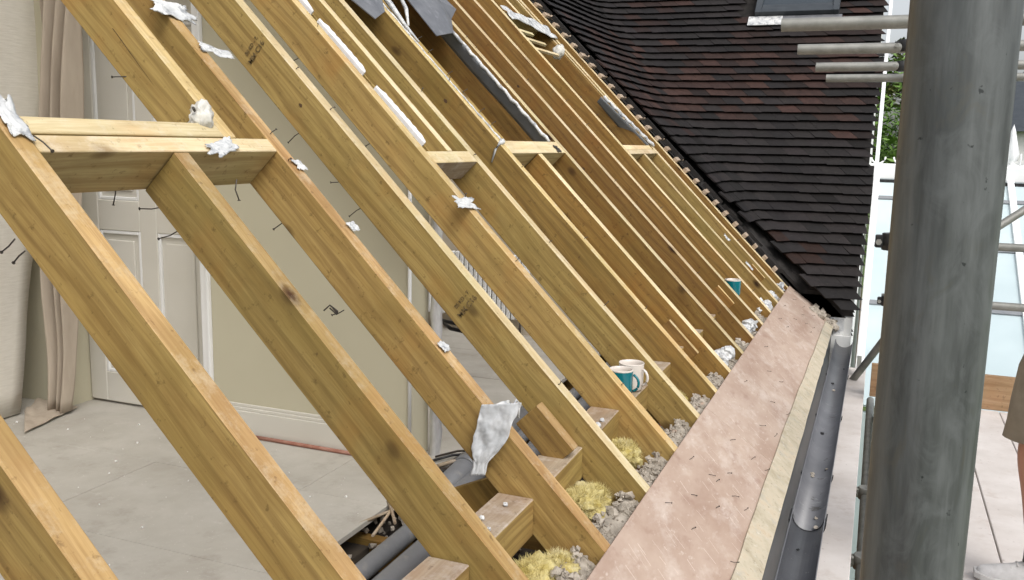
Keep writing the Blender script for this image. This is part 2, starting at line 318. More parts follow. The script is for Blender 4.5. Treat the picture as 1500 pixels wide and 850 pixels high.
def lathe(bm, prof, c, seg=28, m=0, close=False):
    c = Vector(c); rings = []
    for r, z in prof:
        if r < 1e-5: rings.append([bm.verts.new(c + Vector((0, 0, z)))])
        else: rings.append([bm.verts.new(c + Vector((r*math.cos(2*math.pi*k/seg), r*math.sin(2*math.pi*k/seg), z))) for k in range(seg)])
    for a, b in zip(rings, rings[1:]):
        for k in range(seg):
            q = [a[k % len(a)], a[(k+1) % len(a)], b[(k+1) % len(b)], b[k % len(b)]]
            u = []
            for x in q:
                if x not in u: u.append(x)
            if len(u) > 2: f = bm.faces.new(u); f.material_index = m; f.smooth = True
def lump(bm, c, r, amp=.3, freq=6, sub=3, seed=0, m=0, squash=(1, 1, 1)):
    res = bmesh.ops.create_icosphere(bm, subdivisions=sub, radius=1.0); c = Vector(c)
    off = Vector((seed*3.1, seed*1.7, seed*2.3))
    for v in res['verts']:
        d = v.co.copy(); k = 1 + amp*noise.noise(d*freq*.3 + off) + amp*.6*noise.noise(d*freq + off) + amp*.3*noise.noise(d*freq*2.7+off)
        v.co = c + Vector((d.x*squash[0], d.y*squash[1], d.z*squash[2]))*r*k
    for f in bm.faces:
        pass
    return res['verts']
def sheet(bm, P, nu, nv, m=0, thick=.002):
    """P(u,v) -> point, u,v in 0..1 ; a thin solid"""
    g = [[Vector(P(i/nu, j/nv)) for j in range(nv+1)] for i in range(nu+1)]
    top = [[None]*(nv+1) for _ in range(nu+1)]; bot = [[None]*(nv+1) for _ in range(nu+1)]
    for i in range(nu+1):
        for j in range(nv+1):
            du = g[min(i+1, nu)][j] - g[max(i-1, 0)][j]; dv = g[i][min(j+1, nv)] - g[i][max(j-1, 0)]
            n = du.cross(dv); n = n.normalized() if n.length > 1e-9 else Vector((0, 0, 1))
            top[i][j] = bm.verts.new(g[i][j] + n*thick*.5); bot[i][j] = bm.verts.new(g[i][j] - n*thick*.5)
    for i in range(nu):
        for j in range(nv):
            for G in (top, bot):
                f = bm.faces.new((G[i][j], G[i+1][j], G[i+1][j+1], G[i][j+1])); f.material_index = m; f.smooth = True
    for i in range(nu):
        for j in (0, nv): bm.faces.new((top[i][j], top[i+1][j], bot[i+1][j], bot[i][j])).material_index = m
    for j in range(nv):
        for i in (0, nu): bm.faces.new((top[i][j], top[i][j+1], bot[i][j+1], bot[i][j])).material_index = m
ORD = ['', 'first', 'second', 'third', 'fourth', 'fifth', 'sixth', 'seventh', 'eighth', 'ninth', 'tenth', 'eleventh', 'twelfth', 'thirteenth', 'fourteenth', 'fifteenth', 'sixteenth', 'seventeenth', 'eighteenth']

# ================================================================== THE SETTING
bm = B(); box(bm, (-300, -300, -5.7), (300, 300, -5.5)); tag(obj('ground', bm, 'grass'), kind='structure')
# storey floor: chipboard sheets with fine seams, the strip by the eaves lifted
bm = B()
yy = -3.46
rows = []
while yy < 5.3: rows.append((yy, min(yy+.6, 5.35))); yy += .6
for k, (a, b) in enumerate(rows):
    xs = [-6.5, -3.8 + .9*(k % 3)/3, -1.37 - (.0 if abs(a-1.34) < .1 else [1.2, .7, .35][k % 3]), -1.0]
    for x0, x1 in zip(xs, xs[1:]):
        box(bm, (x0+.0007, a+.0007, FLOOR-.02), (x1-.0007, b-.0007, FLOOR + random.uniform(-.0012, .0012)))
tag(obj('floor', bm, 'floor', bevel=.001), kind='structure')
bm = B(); box(bm, (-6.6, -3.6, -.62), (-.19, 5.45, -.60)); tag(obj('ceiling_below', bm, 'void'), kind='structure')  # plasterboard given the void colour, its shade painted on

# outer walls of the house under the eaves, gable ends, the far slope of the roof
bm = B(); box(bm, (-.185, -3.6, -5.6), (.10, 5.50, -.10)); tag(obj('house_wall', bm, 'brick'), 'red brick wall carrying the feet of the rafters above the gutter', 'wall')
bm = B(); box(bm, (-6.75, -3.6, -5.6), (-6.6, 5.50, -.10)); tag(obj('house_wall', bm, 'brick'), 'red brick wall at the far side of the loft room', 'wall')
bm = B()
vs = [(-6.75, -.0), (-3.38, 3.30), (0.0, -.12), (-.0, -5.6), (-6.75, -5.6)]
for y0, y1 in ((-3.75, -3.62),):
    a = [bm.verts.new((x, y0, z)) for x, z in vs]; b = [bm.verts.new((x, y1, z)) for x, z in vs]
    bm.faces.new(a); bm.faces.new(b)
    for i in range(5): bm.faces.new((a[i], a[(i+1) % 5], b[(i+1) % 5], b[i]))
tag(obj('gable_wall', bm, 'render'), 'rendered gable wall closing the near end of the loft', 'wall')
bm = B()
obox(bm, (-3.40, -3.6, 3.20), (-3.4, 0, -3.4), (0, 9.0, 0), (-.05, 0, .05))  # unseen slope, added to enclose the loft and keep it dim inside
tag(obj('far_roof_slope', bm, 'wall'), 'unseen plastered far slope of the loft ceiling, added to dim the room', 'ceiling')
# room end wall
bm = B()
def slopewall(bm, x0, x1, y0, y1, zb=FLOOR):
    pts = [(x0, zb), (x1, zb), (x1, min(3.2, -x1-.20)), (max(x0, -3.38), min(3.2, -max(x0, -3.38)-.20))]
    if x0 < -3.38: pts.append((x0, max(zb+.01, 3.1-( -3.38-x0))))
    a = [bm.verts.new((x, y0, z)) for x, z in pts]; b = [bm.verts.new((x, y1, z)) for x, z in pts]
    bm.faces.new(a); bm.faces.new(b); n = len(pts)
    for i in range(n): bm.faces.new((a[i], a[(i+1) % n], b[(i+1) % n], b[i]))
slopewall(bm, -6.5, -.75, 4.30, 4.40)
tag(obj('end_wall', bm, 'wall_pink'), 'beige end wall of the room beyond the partition', 'wall')

# ---------------------------------------------------------- partition with door
part = empty('partition_wall', (-1.6, 1.82, FLOOR)); tag(part, 'cream plaster partition wall seen between the lower rafters', 'wall')
DX0, DX1, DTOP = -2.99, -2.165, 1.68
bm = B()
slopewall(bm, DX1, -1.14, 1.77, 1.93)
slopewall(bm, -3.6, DX0, 1.77, 1.93)
vz = [(DX0, DTOP), (DX1, DTOP), (DX1, 1.965), (DX0, 2.79)]
a = [bm.verts.new((x, 1.77, z)) for x, z in vz]; b = [bm.verts.new((x, 1.93, z)) for x, z in vz]
bm.faces.new(a); bm.faces.new(b)
for i in range(4): bm.faces.new((a[i], a[(i+1) % 4], b[(i+1) % 4], b[i]))
obj('wall_face', bm, 'wall', part)
bm = B(); box(bm, (DX1+.045, 1.752, FLOOR+.002), (-1.142, 1.769, FLOOR+.115)); box(bm, (DX1+.045, 1.757, FLOOR+.115), (-1.142, 1.769, FLOOR+.13)); box(bm, (DX1+.045, 1.762, FLOOR+.13), (-1.142, 1.769, FLOOR+.145))
obj('skirting_board', bm, 'gloss', part, bevel=.002)
bm = B(); box(bm, (DX1-.002, 1.750, FLOOR+.002), (DX1+.040, 1.769, 1.9)); box(bm, (DX1+.028, 1.744, FLOOR+.002), (DX1+.040, 1.7495, 1.9))
obj('architrave', bm, 'gloss_white', part, bevel=.002)
bm = B(); tube(bm, [(-1.139, 1.765, FLOOR), (-1.139, 1.765, .90)], .008, 8)
obj('corner_bead', bm, 'gloss_white', part)
bm = B(); tube(bm, [(-1.9, 1.743, FLOOR+.008), (-1.65, 1.738, FLOOR+.010), (-1.4, 1.741, FLOOR+.008), (-1.18, 1.735, FLOOR+.010)], .009, 8)
tag(obj('cable', bm, 'red'), 'red cable lying along the foot of the skirting board', 'cable')
door = empty('panel_door', (-2.58, 1.91, FLOOR)); tag(door, 'white painted panelled door standing behind the two nearest rafters', 'door')
bm = B()
X0, X1 = DX0+.005, DX1-.005; yd = 1.885; st = .105
rails = [(FLOOR+.012, FLOOR+.16), (.555, .70), (1.50, DTOP-.004)]
for xa, xb in ((X0, X0+st), ((X0+X1)/2-.05, (X0+X1)/2+.05), (X1-st, X1)): box(bm, (xa, yd, FLOOR+.012), (xb, yd+.04, DTOP-.004))
xi = [(X0+st, (X0+X1)/2-.05), ((X0+X1)/2+.05, X1-st)]
for za, zb in rails:
    for xa, xb in xi: box(bm, (xa, yd+.0005, za), (xb, yd+.04, zb))
obj('door_frame', bm, 'gloss', door, bevel=.004)
for (za, zb) in ((rails[0][1], rails[1][0]), (rails[1][1], rails[2][0])):
    for xa, xb in xi:
        bm = B(); box(bm, (xa, yd+.016, za), (xb, yd+.03, zb)); box(bm, (xa+.045, yd+.006, za+.045), (xb-.045, yd+.017, zb-.045))
        for q in (((xa, yd+.003, za), (xa+.016, yd+.018, zb)), ((xb-.016, yd+.003, za), (xb, yd+.018, zb)), ((xa+.016, yd+.003, za), (xb-.016, yd+.018, za+.016)), ((xa+.016, yd+.003, zb-.016), (xb-.016, yd+.018, zb))): box(bm, *q, m=1)
        obj('door_panel', bm, ['gloss', 'gloss_white'], door, bevel=.003)

# dust sheet and curtain at the left
bm = B()
def P(u, v):
    y = -1.6 + u*(3.16 + .52*v); z = FLOOR+.01 + v*2.9
    return (-3.08 - .012*math.sin(y*5) - .02*noise.noise(Vector((y*3, z*2, 0))) - .0*v, y, z)
sheet(bm, P, 50, 26, thick=.004); tag(obj('dust_sheet', bm, 'sheet'), 'cream woven dust sheet hanging at the left edge behind the rafters', 'sheet')
bm = B()
def P(u, v):
    x = -3.01 + .12*v + u*(.13 + .12*v); z = FLOOR+.02 + v*2.3
    k = 1 - .4*math.exp(-((v-.12)/.1)**2)
    return (x*1.0 + .02*noise.noise(Vector((u*3, v*4, 2))), 1.66 + .045*math.sin(u*19 + 1.5*math.sin(v*4))*k + .03*noise.noise(Vector((u*4, v*3, 7))), z)
sheet(bm, P, 60, 40, thick=.003); tag(obj('curtain', bm, 'curtain'), 'taupe cloth curtain hanging in folds beside the white door', 'curtain')
bm = B()
def P(u, v):
    x = -3.08 + .26*u - .10*v; y = 1.58 + .16*v - .22*u*(1-v)
    return (x, y, FLOOR + .012 + .02*abs(noise.noise(Vector((u*2, v*3, 4)))) + .008*(1+math.sin(v*9+u*3))*(1-u)*(.3+v*.7))
sheet(bm, P, 34, 34, thick=.003); tag(obj('crumpled_cloth', bm, 'curtain'), 'crumpled taupe cloth trailing on the floor below the curtain', 'cloth')

random.seed(91); bm = B()
for k in range(110):
    x = random.uniform(-3.0, -1.03); y = random.uniform(-.4, 1.7); r = random.choice([.0015, .002, .003, .0045]); vs_ = bmesh.ops.create_icosphere(bm, subdivisions=1, radius=r, matrix=Matrix.Translation((x, y, FLOOR+.0012+r*.5)))['verts']
    for v in vs_: v.co += Vector((random.uniform(-1, 1), random.uniform(-1, 1), random.uniform(-.5, .5)))*r*.5
tag(obj('floor_crumbs', bm, 'foam'), 'plaster crumbs scattered on the loft floor', 'crumbs', kind='stuff')
# radiator beyond, foil wrapped pipe
rad = empty('radiator', (-1.85, 4.2, FLOOR+.1)); tag(rad, 'white ribbed radiator on the end wall between the middle rafters', 'radiator')
bm = B()
for k in range(22): box(bm, (-2.35+k*.035, 4.20, FLOOR+.12), (-2.35+k*.035+.026, 4.235, .26))
box(bm, (-2.36, 4.226, FLOOR+.13), (-1.57, 4.25, .25)); obj('ribbed_panel', bm, 'gloss_white', rad, bevel=.004)
bm = B(); tube(bm, [(-1.62, 4.21, FLOOR), (-1.62, 4.21, FLOOR+.12)], .008); obj('feed_pipe', bm, 'steel', rad)
bm = B(); tube(bm, [(-1.088+.003*math.sin(i*2.1), 1.90+.002*math.cos(i*1.3), FLOOR-.1 + i*.05) for i in range(24)], .024, 16, rs=[.024+.0015*math.sin(i*1.9) for i in range(24)])
tag(obj('wrapped_pipe', bm, 'foil', smooth=False), 'silver foil wrapped pipe standing at the end of the cream wall', 'pipe')
for k, (zz, xo) in enumerate(((.02, 0), (-.02, .05))):
    bm = B(); tube(bm, [(-1.75+xo, 3.2, zz), (-1.65+xo, 3.1, zz-.01), (-1.5+xo, 3.05, zz-.012), (-1.30+xo, 3.0, zz-.02)], .011, 8)
    tag(obj('cable', bm, 'black'), ['upper dark cable strung in front of the radiator', 'lower dark cable strung in front of the radiator'][k], 'cable')

# under-floor: waste pipes, joists, broken boards
pipes = [('grey plastic waste pipe nearest the floor edge in the open eaves gap', -.845, -.335, .032), ('grey plastic waste pipe nearest the wall plate in the open eaves gap', -.745, -.345, .040)]
for lab, x, z, r in pipes:
    t = empty('waste_pipe', (x, 0, z)); tag(t, lab, 'pipe', 'waste pipes in the eaves gap')
    bm = B(); tube(bm, [(x, -2.5, z), (x+.005, 0, z), (x-.01, 1.35, z+.004), (x-.03, 2.6, z+.01), (x-.03, 5.2, z+.01)], r, 24); obj('pipe_run', bm, 'pipe', t)
    for yj in (1.42, 3.2):
        bm = B(); tube(bm, [(x-.012, yj, z+.004), (x-.012, yj+.09, z+.005)], r*1.16, 24); obj('pipe_socket', bm, 'pipe', t)
t = empty('soil_pipe', (-.93, 1.8, -.30)); tag(t, 'thick grey pipe with a white band behind the hanging membrane', 'pipe')
bm = B(); tube(bm, [(-.90, 1.50, -.33), (-.93, 1.95, -.31), (-.95, 2.9, -.30)], .05, 28); obj('pipe_run', bm, 'pipe', t)
bm = B(); tube(bm, [(-.922, 1.82, -.314), (-.925, 1.88, -.312)], .054, 28); obj('pipe_collar', bm, 'pipe', t)
for i, y in enumerate([-.9, -.45, .0, .42, 1.23, 1.62, 2.04, 2.44, 2.85, 3.25, 3.65, 4.05, 4.45, 4.85]):
    bm = B(); box(bm, (-6.5, y, -.50), (-.20, y+.045, -.385)); tag(obj('floor_joist', bm, 'timber_dark', bevel=.002), 'dark timber floor joist under the boards, %s from the near end' % ORD[i+1], 'joist', 'floor joists in the eaves gap')
random.seed(11)
bm = B()
for k in range(420):
    y = random.uniform(-.6, 2.6); x = random.uniform(-1.05, -.93); z = -.40 + .05*noise.noise(Vector((x*9, y*4, 0)))
    if random.random() < .25: x = random.uniform(-1.0, -.4); z = -.58
    r = random.choice([.004, .006, .009, .013]); vs_ = bmesh.ops.create_icosphere(bm, subdivisions=1, radius=r, matrix=Matrix.Translation((x, y, z+r)))['verts']
    for v in vs_: v.co += Vector((random.uniform(-1, 1), random.uniform(-1, 1), random.uniform(-1, 1)))*r*.45
tag(obj('rubble', bm, 'mortar'), 'loose plaster rubble and dust along the broken floor edge', 'rubble', kind='stuff')
bm = B(); box(bm, (-1.30, -.8, -.46), (-1.01, 2.9, -.41)); tag(obj('debris_bed', bm, 'void'), 'bed of debris under the edge of the floor boards, coloured as the shaded hole', 'debris', kind='stuff')
for k, (p0, p1, lab) in enumerate([((-1.02, 1.38, -.30), (-.90, 1.22, -.30), 'splintered pale lath across the gap by the third rafter'), ((-.99, 1.46, -.30), (-.93, 1.12, -.31), 'thin pale stick lying along the open floor edge'), ((-1.05, 1.10, -.31), (-.86, 1.55, -.30), 'pale lath poking out towards the pipes beneath the third rafter')]):
    bm = B(); tube(bm, [p0, ((Vector(p0)+Vector(p1))*.5+Vector((0, 0, .008))), p1], .006, 5); tag(obj('lath', bm, 'dusty'), lab, 'lath', 'broken laths in the floor gap')
bm = B(); obox(bm, (-1.02, 1.40, -.305), (.10, .02, -.01), (.02, .10, 0), (0, 0, .018)); tag(obj('board_offcut', bm, 'dusty', bevel=.002), 'short dusty board bridging the hole beside the pipes', 'offcut')
random.seed(17)
for k in range(7):
    y = 1.55+k*.05; bm = B(); p0 = Vector((-1.05+random.uniform(-.02, .05), y, -.29)); p1 = p0+Vector((random.uniform(.08, .16), random.uniform(.05, .16), random.uniform(-.03, .02)))
    tube(bm, [p0, (p0+p1)/2+Vector((0, 0, .01)), p1], random.uniform(.004, .009), 6)
    tag(obj('debris_stick', bm, ['void', 'dusty', 'black'][k % 3]), '%s debris stick at the foot of the wrapped pipe, %s from the cream wall' % (['dark', 'pale', 'black'][k % 3], ORD[k+1]), 'debris', 'debris sticks by the wrapped pipe')

# ================================================================== RAFTERS
def timber_bm(s0, s1, y0, y1, n0, n1, wob=0.0):
    """long board in its own frame: x down the slope (x=-s)"""
    bm = B(); seg = max(1, int((s1-s0)/.25)); rows_ = []
    for i in range(seg+1):
        s = s0 + (s1-s0)*i/seg; dy = wob*noise.noise(Vector((s*.6, y0*7, 1))); dz = wob*.5*noise.noise(Vector((s*.7, y0*5, 9)))
        rows_.append([bm.verts.new((-s, y+dy, n+dz)) for y, n in ((y0, n0), (y1, n0), (y1, n1), (y0, n1))])
    for a, b in zip(rows_, rows_[1:]):
        for k in range(4):
            f = bm.faces.new((a[k], a[(k+1) % 4], b[(k+1) % 4], b[k])); f.material_index = 1 if k == 2 else 0
    bm.faces.new(rows_[0]); bm.faces.new(rows_[-1]); return bm
def nail_bm(p0, p1, r=.0016, bend=0.0, head=True):
    p0, p1 = Vector(p0), Vector(p1); bm = B(); d = p1-p0
    side = d.cross(Vector((0, 1, 0))); side = side.normalized() if side.length > 1e-6 else Vector((1, 0, 0))
    tube(bm, [p0, p0+d*.5+side*bend*.5, p1+side*bend*-.4], r, 6)
    if head:
        e = d.normalized(); q = p1+side*bend*-.4; tube(bm, [q, q+e*.0018], r*2.3, 8)
    return bm
def rafter(name, s0, s1, yc, label, mats=('timber', 'top'), n1=0.0, dep=DEP, th=TH, cat='rafter', group='rafters of the stripped roof', wob=.006):
    bm = timber_bm(s0, s1, -th/2, th/2, n1-dep, n1, wob)
    o = obj(name, bm, list(mats), world=False, bevel=.0022)
    o.location = (0, yc, 0); o.rotation_euler = (0, PIT, 0)
    return tag(o, label, cat, group)
rl = {0: 'full rafter nearest the camera beyond the bottom left corner',
      1: 'short stretch of orange topped rafter crossing the bottom left corner',
      2: 'wide rafter joining the left end of the lower header, two nails under it',
      4: 'cracked rafter at the right end of the nearest header, torn membrane flap near its foot',
      5: 'pale topped rafter with two black grade stamps and dark knots',
      6: 'rafter with the white foam strips behind it and a membrane scrap halfway down',
      7: 'clean rafter closing the far end of the small single header',
      8: 'rafter at the left end of the middle header with torn membrane along its upper edge',
      10: 'rafter at the right end of the middle header, grey flashing beside it',
      11: 'unbroken rafter just past the middle window opening, brown stained side',
      12: 'second unbroken rafter past the middle window opening',
      13: 'rafter at the left end of the farthest header',
      15: 'rafter at the right end of the farthest header',
      16: 'last rafter, hard against the ragged edge of the tiles'}
tops = {0: 'top_orange', 1: 'top_orange', 2: 'top_orange', 4: 'top_orange', 5: 'top_pale', 6: 'top', 7: 'top_pale', 8: 'top'}
body = {8: 'timber_dark', 10: 'timber_orange', 11: 'timber_orange', 13: 'timber_orange', 12: 'timber_orange', 15: 'timber', 16: 'timber_orange', 7: 'timber'}
RF = {}
for k, lab in rl.items():
    RF[k] = rafter('rafter', -.30, 4.45, YR[k], lab, (body.get(k, 'timber'), tops.get(k, 'top_pale')))
# jack rafters
RF[3] = rafter('jack_rafter', -.30, 1.362, YR[3], 'lower jack rafter butting the middle of the nearest header from below', ('timber', 'top_orange'))
RF[9] = rafter('jack_rafter', -.30, 1.345, YR[9], 'lower jack rafter below the middle header, its side warm orange', ('timber_orange', 'top_pale'))
RF[14] = rafter('jack_rafter', -.30, 1.330, YR[14], 'lower jack rafter below the farthest header', ('timber', 'top_pale'))
U3 = rafter('jack_rafter', 1.412, 4.45, .535, 'upper jack rafter landing on the nearest header beside the dirty plastic wad', ('timber', 'top'))
R6b = rafter('jack_rafter', 1.364, 4.45, 1.752, 'pale upper jack rafter landing on the small single header', ('timber', 'top_pale'), th=.04)
R8b = rafter('jack_rafter', 1.425, 4.45, 2.40, 'olive doubling board fixed to the rafter left of the middle window opening', ('timber', 'timber'), n1=-.006, th=.05)
R15b = rafter('jack_rafter', 1.42, 4.45, 5.055, 'slim doubling board beside the rafter above the farthest header', ('timber', 'top_pale'), n1=-.004, th=.035)
for k, yc, s0, s1 in ((9.1, 2.70, 2.62, 4.45), (14.1, 4.72, 2.62, 4.45)):
    rafter('jack_rafter', s0, s1, yc, 'upper jack rafter above the grey flashing of the middle opening' if k < 10 else 'upper jack rafter above the torn membrane of the farthest opening', ('timber_orange', 'top_pale'))
# headers
def header(s0, s1, y0, y1, label, m=('header_pine_lit', 'top_pale'), n1=0.0, dep=DEP):
    c = rp(s0, (y0+y1)/2, 0)
    bm = B(); 
    # local frame: x along the eaves, so the grain follows the length
    L = y1-y0
    vs = box(bm, (-L/2, 0, n1-dep), (L/2, s1-s0, n1))
    for f in bm.faces:
        if f.calc_center_median().z > n1-1e-4: f.material_index = 1
    o = obj('header', bm, list(m), world=False, bevel=.002)
    # local x -> -Y ; local y -> up the slope ; local z -> outward normal
    mt = Matrix(((0, -CP, SP), (1, 0, 0), (0, SP, CP))).to_4x4(); mt.translation = c
    o.matrix_basis = mt
    return tag(o, label, 'header', 'headers trimming the window openings')
H1 = header(1.364, 1.410, YR[2]+.0245, YR[4]-.0245, 'lower board of the doubled header nearest the camera')
H1b = header(1.412, 1.458, YR[2]+.0245, .508, 'upper board of the doubled header nearest the camera', n1=.003)
header(1.305, 1.362, YR[6]+.0245, YR[7]-.0245, 'small pinkish header between the foam backed rafter and the next', m=('dusty', 'top_pale'), dep=.10)
header(1.348, 1.424, YR[8]+.0245, YR[10]-.0245, 'middle header under the long window opening with one nail hole', m=('header_pine_lit', 'top_pale'))
header(1.332, 1.372, YR[13]+.0245, YR[15]-.0245, 'lower board of the farthest header', m=('header_pine_lit', 'top_pale'))
header(1.374, 1.412, YR[13]+.0245, YR[15]-.062, 'upper board of the farthest header under the grey flashing', m=('header_pine_lit', 'top_pale'), n1=-.002)
header(2.60, 2.64, YR[8]+.0245+.05, YR[10]-.0245, 'top header above the middle window opening')
header(2.575, 2.615, YR[13]+.0245, YR[15]-.0245, 'top header above the farthest window opening')
bm = B(); box(bm, (-3.43, -3.6, 3.02), (-3.385+.02, 5.45, 3.28)); tag(obj('ridge_board', bm, 'timber_dark', bevel=.002), 'dark ridge board joining the heads of all the rafters', 'ridge board')

# nails through the rafters
NL = [(2, (-0.992, -0.113, 0.801), (-1.03, -0.113, 0.772)), (2, (-0.967, -0.113, 0.779), (-1.0, -0.113, 0.755)),
(3, (-1.020, 0.315, 0.837), (-1.072, 0.295, 0.83)), (3, (-0.970, 0.315, 0.786), (-1.017, 0.295, 0.761)), (4, (-0.945, 0.70, 0.784), (-0.98, 0.687, 0.756)),
(5, (-0.960, 1.13, 0.794), (-1.007, 1.116, 0.763)), (5, (-1.19, 1.13, 1.028), (-1.236, 1.116, 0.992)), (5, (-1.03, 1.13, 0.875), (-1.074, 1.116, 0.865)),
(6, (-1.462, 1.52, 1.306), (-1.49, 1.509, 1.285)), (6, (-1.15, 1.52, 1.004), (-1.181, 1.509, 0.981)), (2, (-0.94, -0.100, 1.000), (-0.879, -0.113, 0.974)),
(4, (-0.765, 0.70, 0.546), (-0.794, 0.687, 0.531))]
for i, (k, a, b) in enumerate(NL): obj('nail', nail_bm(a, b, bend=random.uniform(-.006, .006)), 'steel', RF[k])
obj('nail', nail_bm((-1.15, .30, .895), (-1.157, .30, .837), bend=.006), 'steel', H1); obj('nail', nail_bm((-.79, .30, .91), (-.789, .30, .864), bend=-.01), 'steel', H1)
obj('nail', nail_bm((-1.30, .515, 1.157), (-1.345, .50, 1.155)), 'steel', U3)
random.seed(5)
for k in (4, 5, 6, 7, 8, 10, 11, 12, 13, 15):
    for _ in range(4):
        s = random.uniform(.15, 2.2); o = rp(s, YR[k]+random.uniform(-.012, .012), 0); d = Vector((SP, random.uniform(-.5, .5), CP)).normalized()*random.uniform(.008, .022)
        obj('nail', nail_bm(o-d*.2, o+d, r=.0014, bend=random.uniform(-.006, .006)), 'steel', RF[k])
for s in (1.52, 1.60, 1.72, 1.83, 1.97, 2.05):
    o = rp(s, 2.395, -.004); obj('nail', nail_bm(o, o + Vector((.012, .02, .018)), r=.0014, bend=.004), 'steel', R8b)
# cracks and big knots in the near timbers
def crack(par, yface, pts, w=.0016, nm='crack'):
    bm = B(); n = len(pts); P_ = []
    fine = []
    for (a, b) in zip(pts, pts[1:]):
        for q in range(6): fine.append((a[0]+(b[0]-a[0])*q/6, a[1]+(b[1]-a[1])*q/6+.0012*noise.noise(Vector((a[0]*30+q, 1, 1)))))
    fine.append(pts[-1]); n = len(fine)
    rows_ = [[bm.verts.new((-s_, yf, z_+sg*w*math.sin(math.pi*(i+.15)/(n-.7)))) for yf in (yface-.0005, yface+.0015) for sg in (-.5, .5)] for i, (s_, z_) in enumerate(fine)]
    for a, b in zip(rows_, rows_[1:]):
        for i, j in ((0, 1), (1, 3), (3, 2), (2, 0)): bm.faces.new((a[i], a[j], b[j], b[i]))
    bm.faces.new([rows_[0][i] for i in (0, 1, 3, 2)]); bm.faces.new([rows_[-1][i] for i in (0, 1, 3, 2)])
    return obj(nm, bm, 'knot', par, world=False)
crack(RF[4], -TH/2, [(1.181, -.036), (1.054, -.028), (.934, -.031), (.828, -.042)], .0026)
crack(RF[4], -TH/2, [(.741, -.048), (.625, -.049), (.587, -.044)], .002)
crack(RF[4], -TH/2, [(.936, -.020), (.905, -.026), (.887, -.014)], .002)
crack(U3, -TH/2, [(1.961, -.054), (1.842, -.057), (1.662, -.068)], .0024)
crack(RF[2], -TH/2, [(1.236, -.066), (1.087, -.055), (.926, -.061), (.80, -.056), (.659, -.049)], .0014)
crack(RF[2], -TH/2, [(1.20, -.074), (1.05, -.066), (.93, -.071)], .0012)
crack(H1, 0, [(0, 0), (.01, 0)], .0005) if False else None
def knot(par, s_, z_, r, seed):
    bm = B(); a = []; b = []
    for i in range(14):
        t = 2*math.pi*i/14; rr = r*(1+.35*noise.noise(Vector((math.cos(t), math.sin(t), seed)))); p = (-s_+rr*1.25*math.cos(t), z_+rr*.85*math.sin(t))
        a.append(bm.verts.new((p[0], -TH/2-.0006, p[1]))); b.append(bm.verts.new((p[0], -TH/2+.002, p[1])))
    bm.faces.new(a); bm.faces.new(b)
    for i in range(14): bm.faces.new((a[i], a[(i+1) % 14], b[(i+1) % 14], b[i]))
    obj('knot', bm, 'knot', par, world=False)
for k, L_ in {2: [(1.141, -.083, .007), (.657, -.085, .008)], 3: [(1.025, -.063, .006), (.633, -.068, .004)], 5: [(1.0, -.030, .009), (.959, -.100, .009), (.82, -.04, .005), (.598, -.037, .006), (.603, -.108, .006), (.239, -.025, .008), (1.62, -.06, .006)], 6: [(.95, -.05, .005), (.42, -.07, .005)], 4: [(.52, -.09, .005)], 7: [(1.2, -.05, .008)], 8: [(1.72, -.06, .009)], 11: [(1.9, -.05, .008), (1.3, -.08, .008)], 12: [(.9, -.05, .008)]}.items():
    for i, (a_, b_, c_) in enumerate(L_): knot(RF[k], a_, b_, c_, k*5+i)
# grade stamps on the side of the fifth rafter
def stamp(s, n, parent, y):
    def txt(body_, size, ox, oz):
        cu = bpy.data.curves.new('grade_stamp', 'FONT'); cu.body = body_; cu.size = size; cu.extrude = .0003; cu.offset = .0003; cu.align_x = 'CENTER'
        cu.materials.append(MT['ink']); o = bpy.data.objects.new('grade_stamp', cu); col.objects.link(o); bpy.context.view_layer.update(); me = bpy.data.meshes.new_from_object(o); bpy.data.objects.remove(o); o = bpy.data.objects.new('grade_stamp', me); link(o, parent)
        # text x runs up across the board (from the lower edge to the upper edge), face towards -Y
        ang = R(195)
        o.matrix_basis = Matrix.Translation((-s+ox, y, n+oz)) @ Matrix.Rotation(R(90), 4, 'X') @ Matrix.Rotation(ang-R(90)-R(8), 4, 'Z')
        return o
    txt('MM C16', .025, .012, 0); txt('BS KD - 7', .017, -.018, 0)
for s, n in ((1.86, -.060), (.775, -.060)): stamp(s, n, RF[5], -.0262)

# ------------------------------------------------------------ blocks between rafters, on the wall head
order = sorted([k for k in YR]); names_gap = {}
for a, b in zip(order, order[1:]):
    y0, y1 = YR[a]+TH/2+.004, YR[b]-TH/2-.006
    if b == 16: y1 = YR[b]-TH/2-.006
    zj = random.uniform(-.006, .006)
    bm = B()
    L = y1-y0
    box(bm, (-L/2, -.05, -.05), (L/2, .05, .05))
    for f in bm.faces:
        if f.calc_center_median().z > .049: f.material_index = 1
    o = obj('timber_block', bm, ['timber', 'dusty'], world=False, bevel=.003); o.location = (-.248+random.uniform(-.005, .005), (y0+y1)/2, .066+zj); o.rotation_euler = (0, R(random.uniform(-2, 2)), R(90))
    tag(o, 'dusty timber block fixed between the %s and %s rafters from the near end' % (ORD[a+1], ORD[b+1]), 'timber block', 'blocks between the rafter feet')
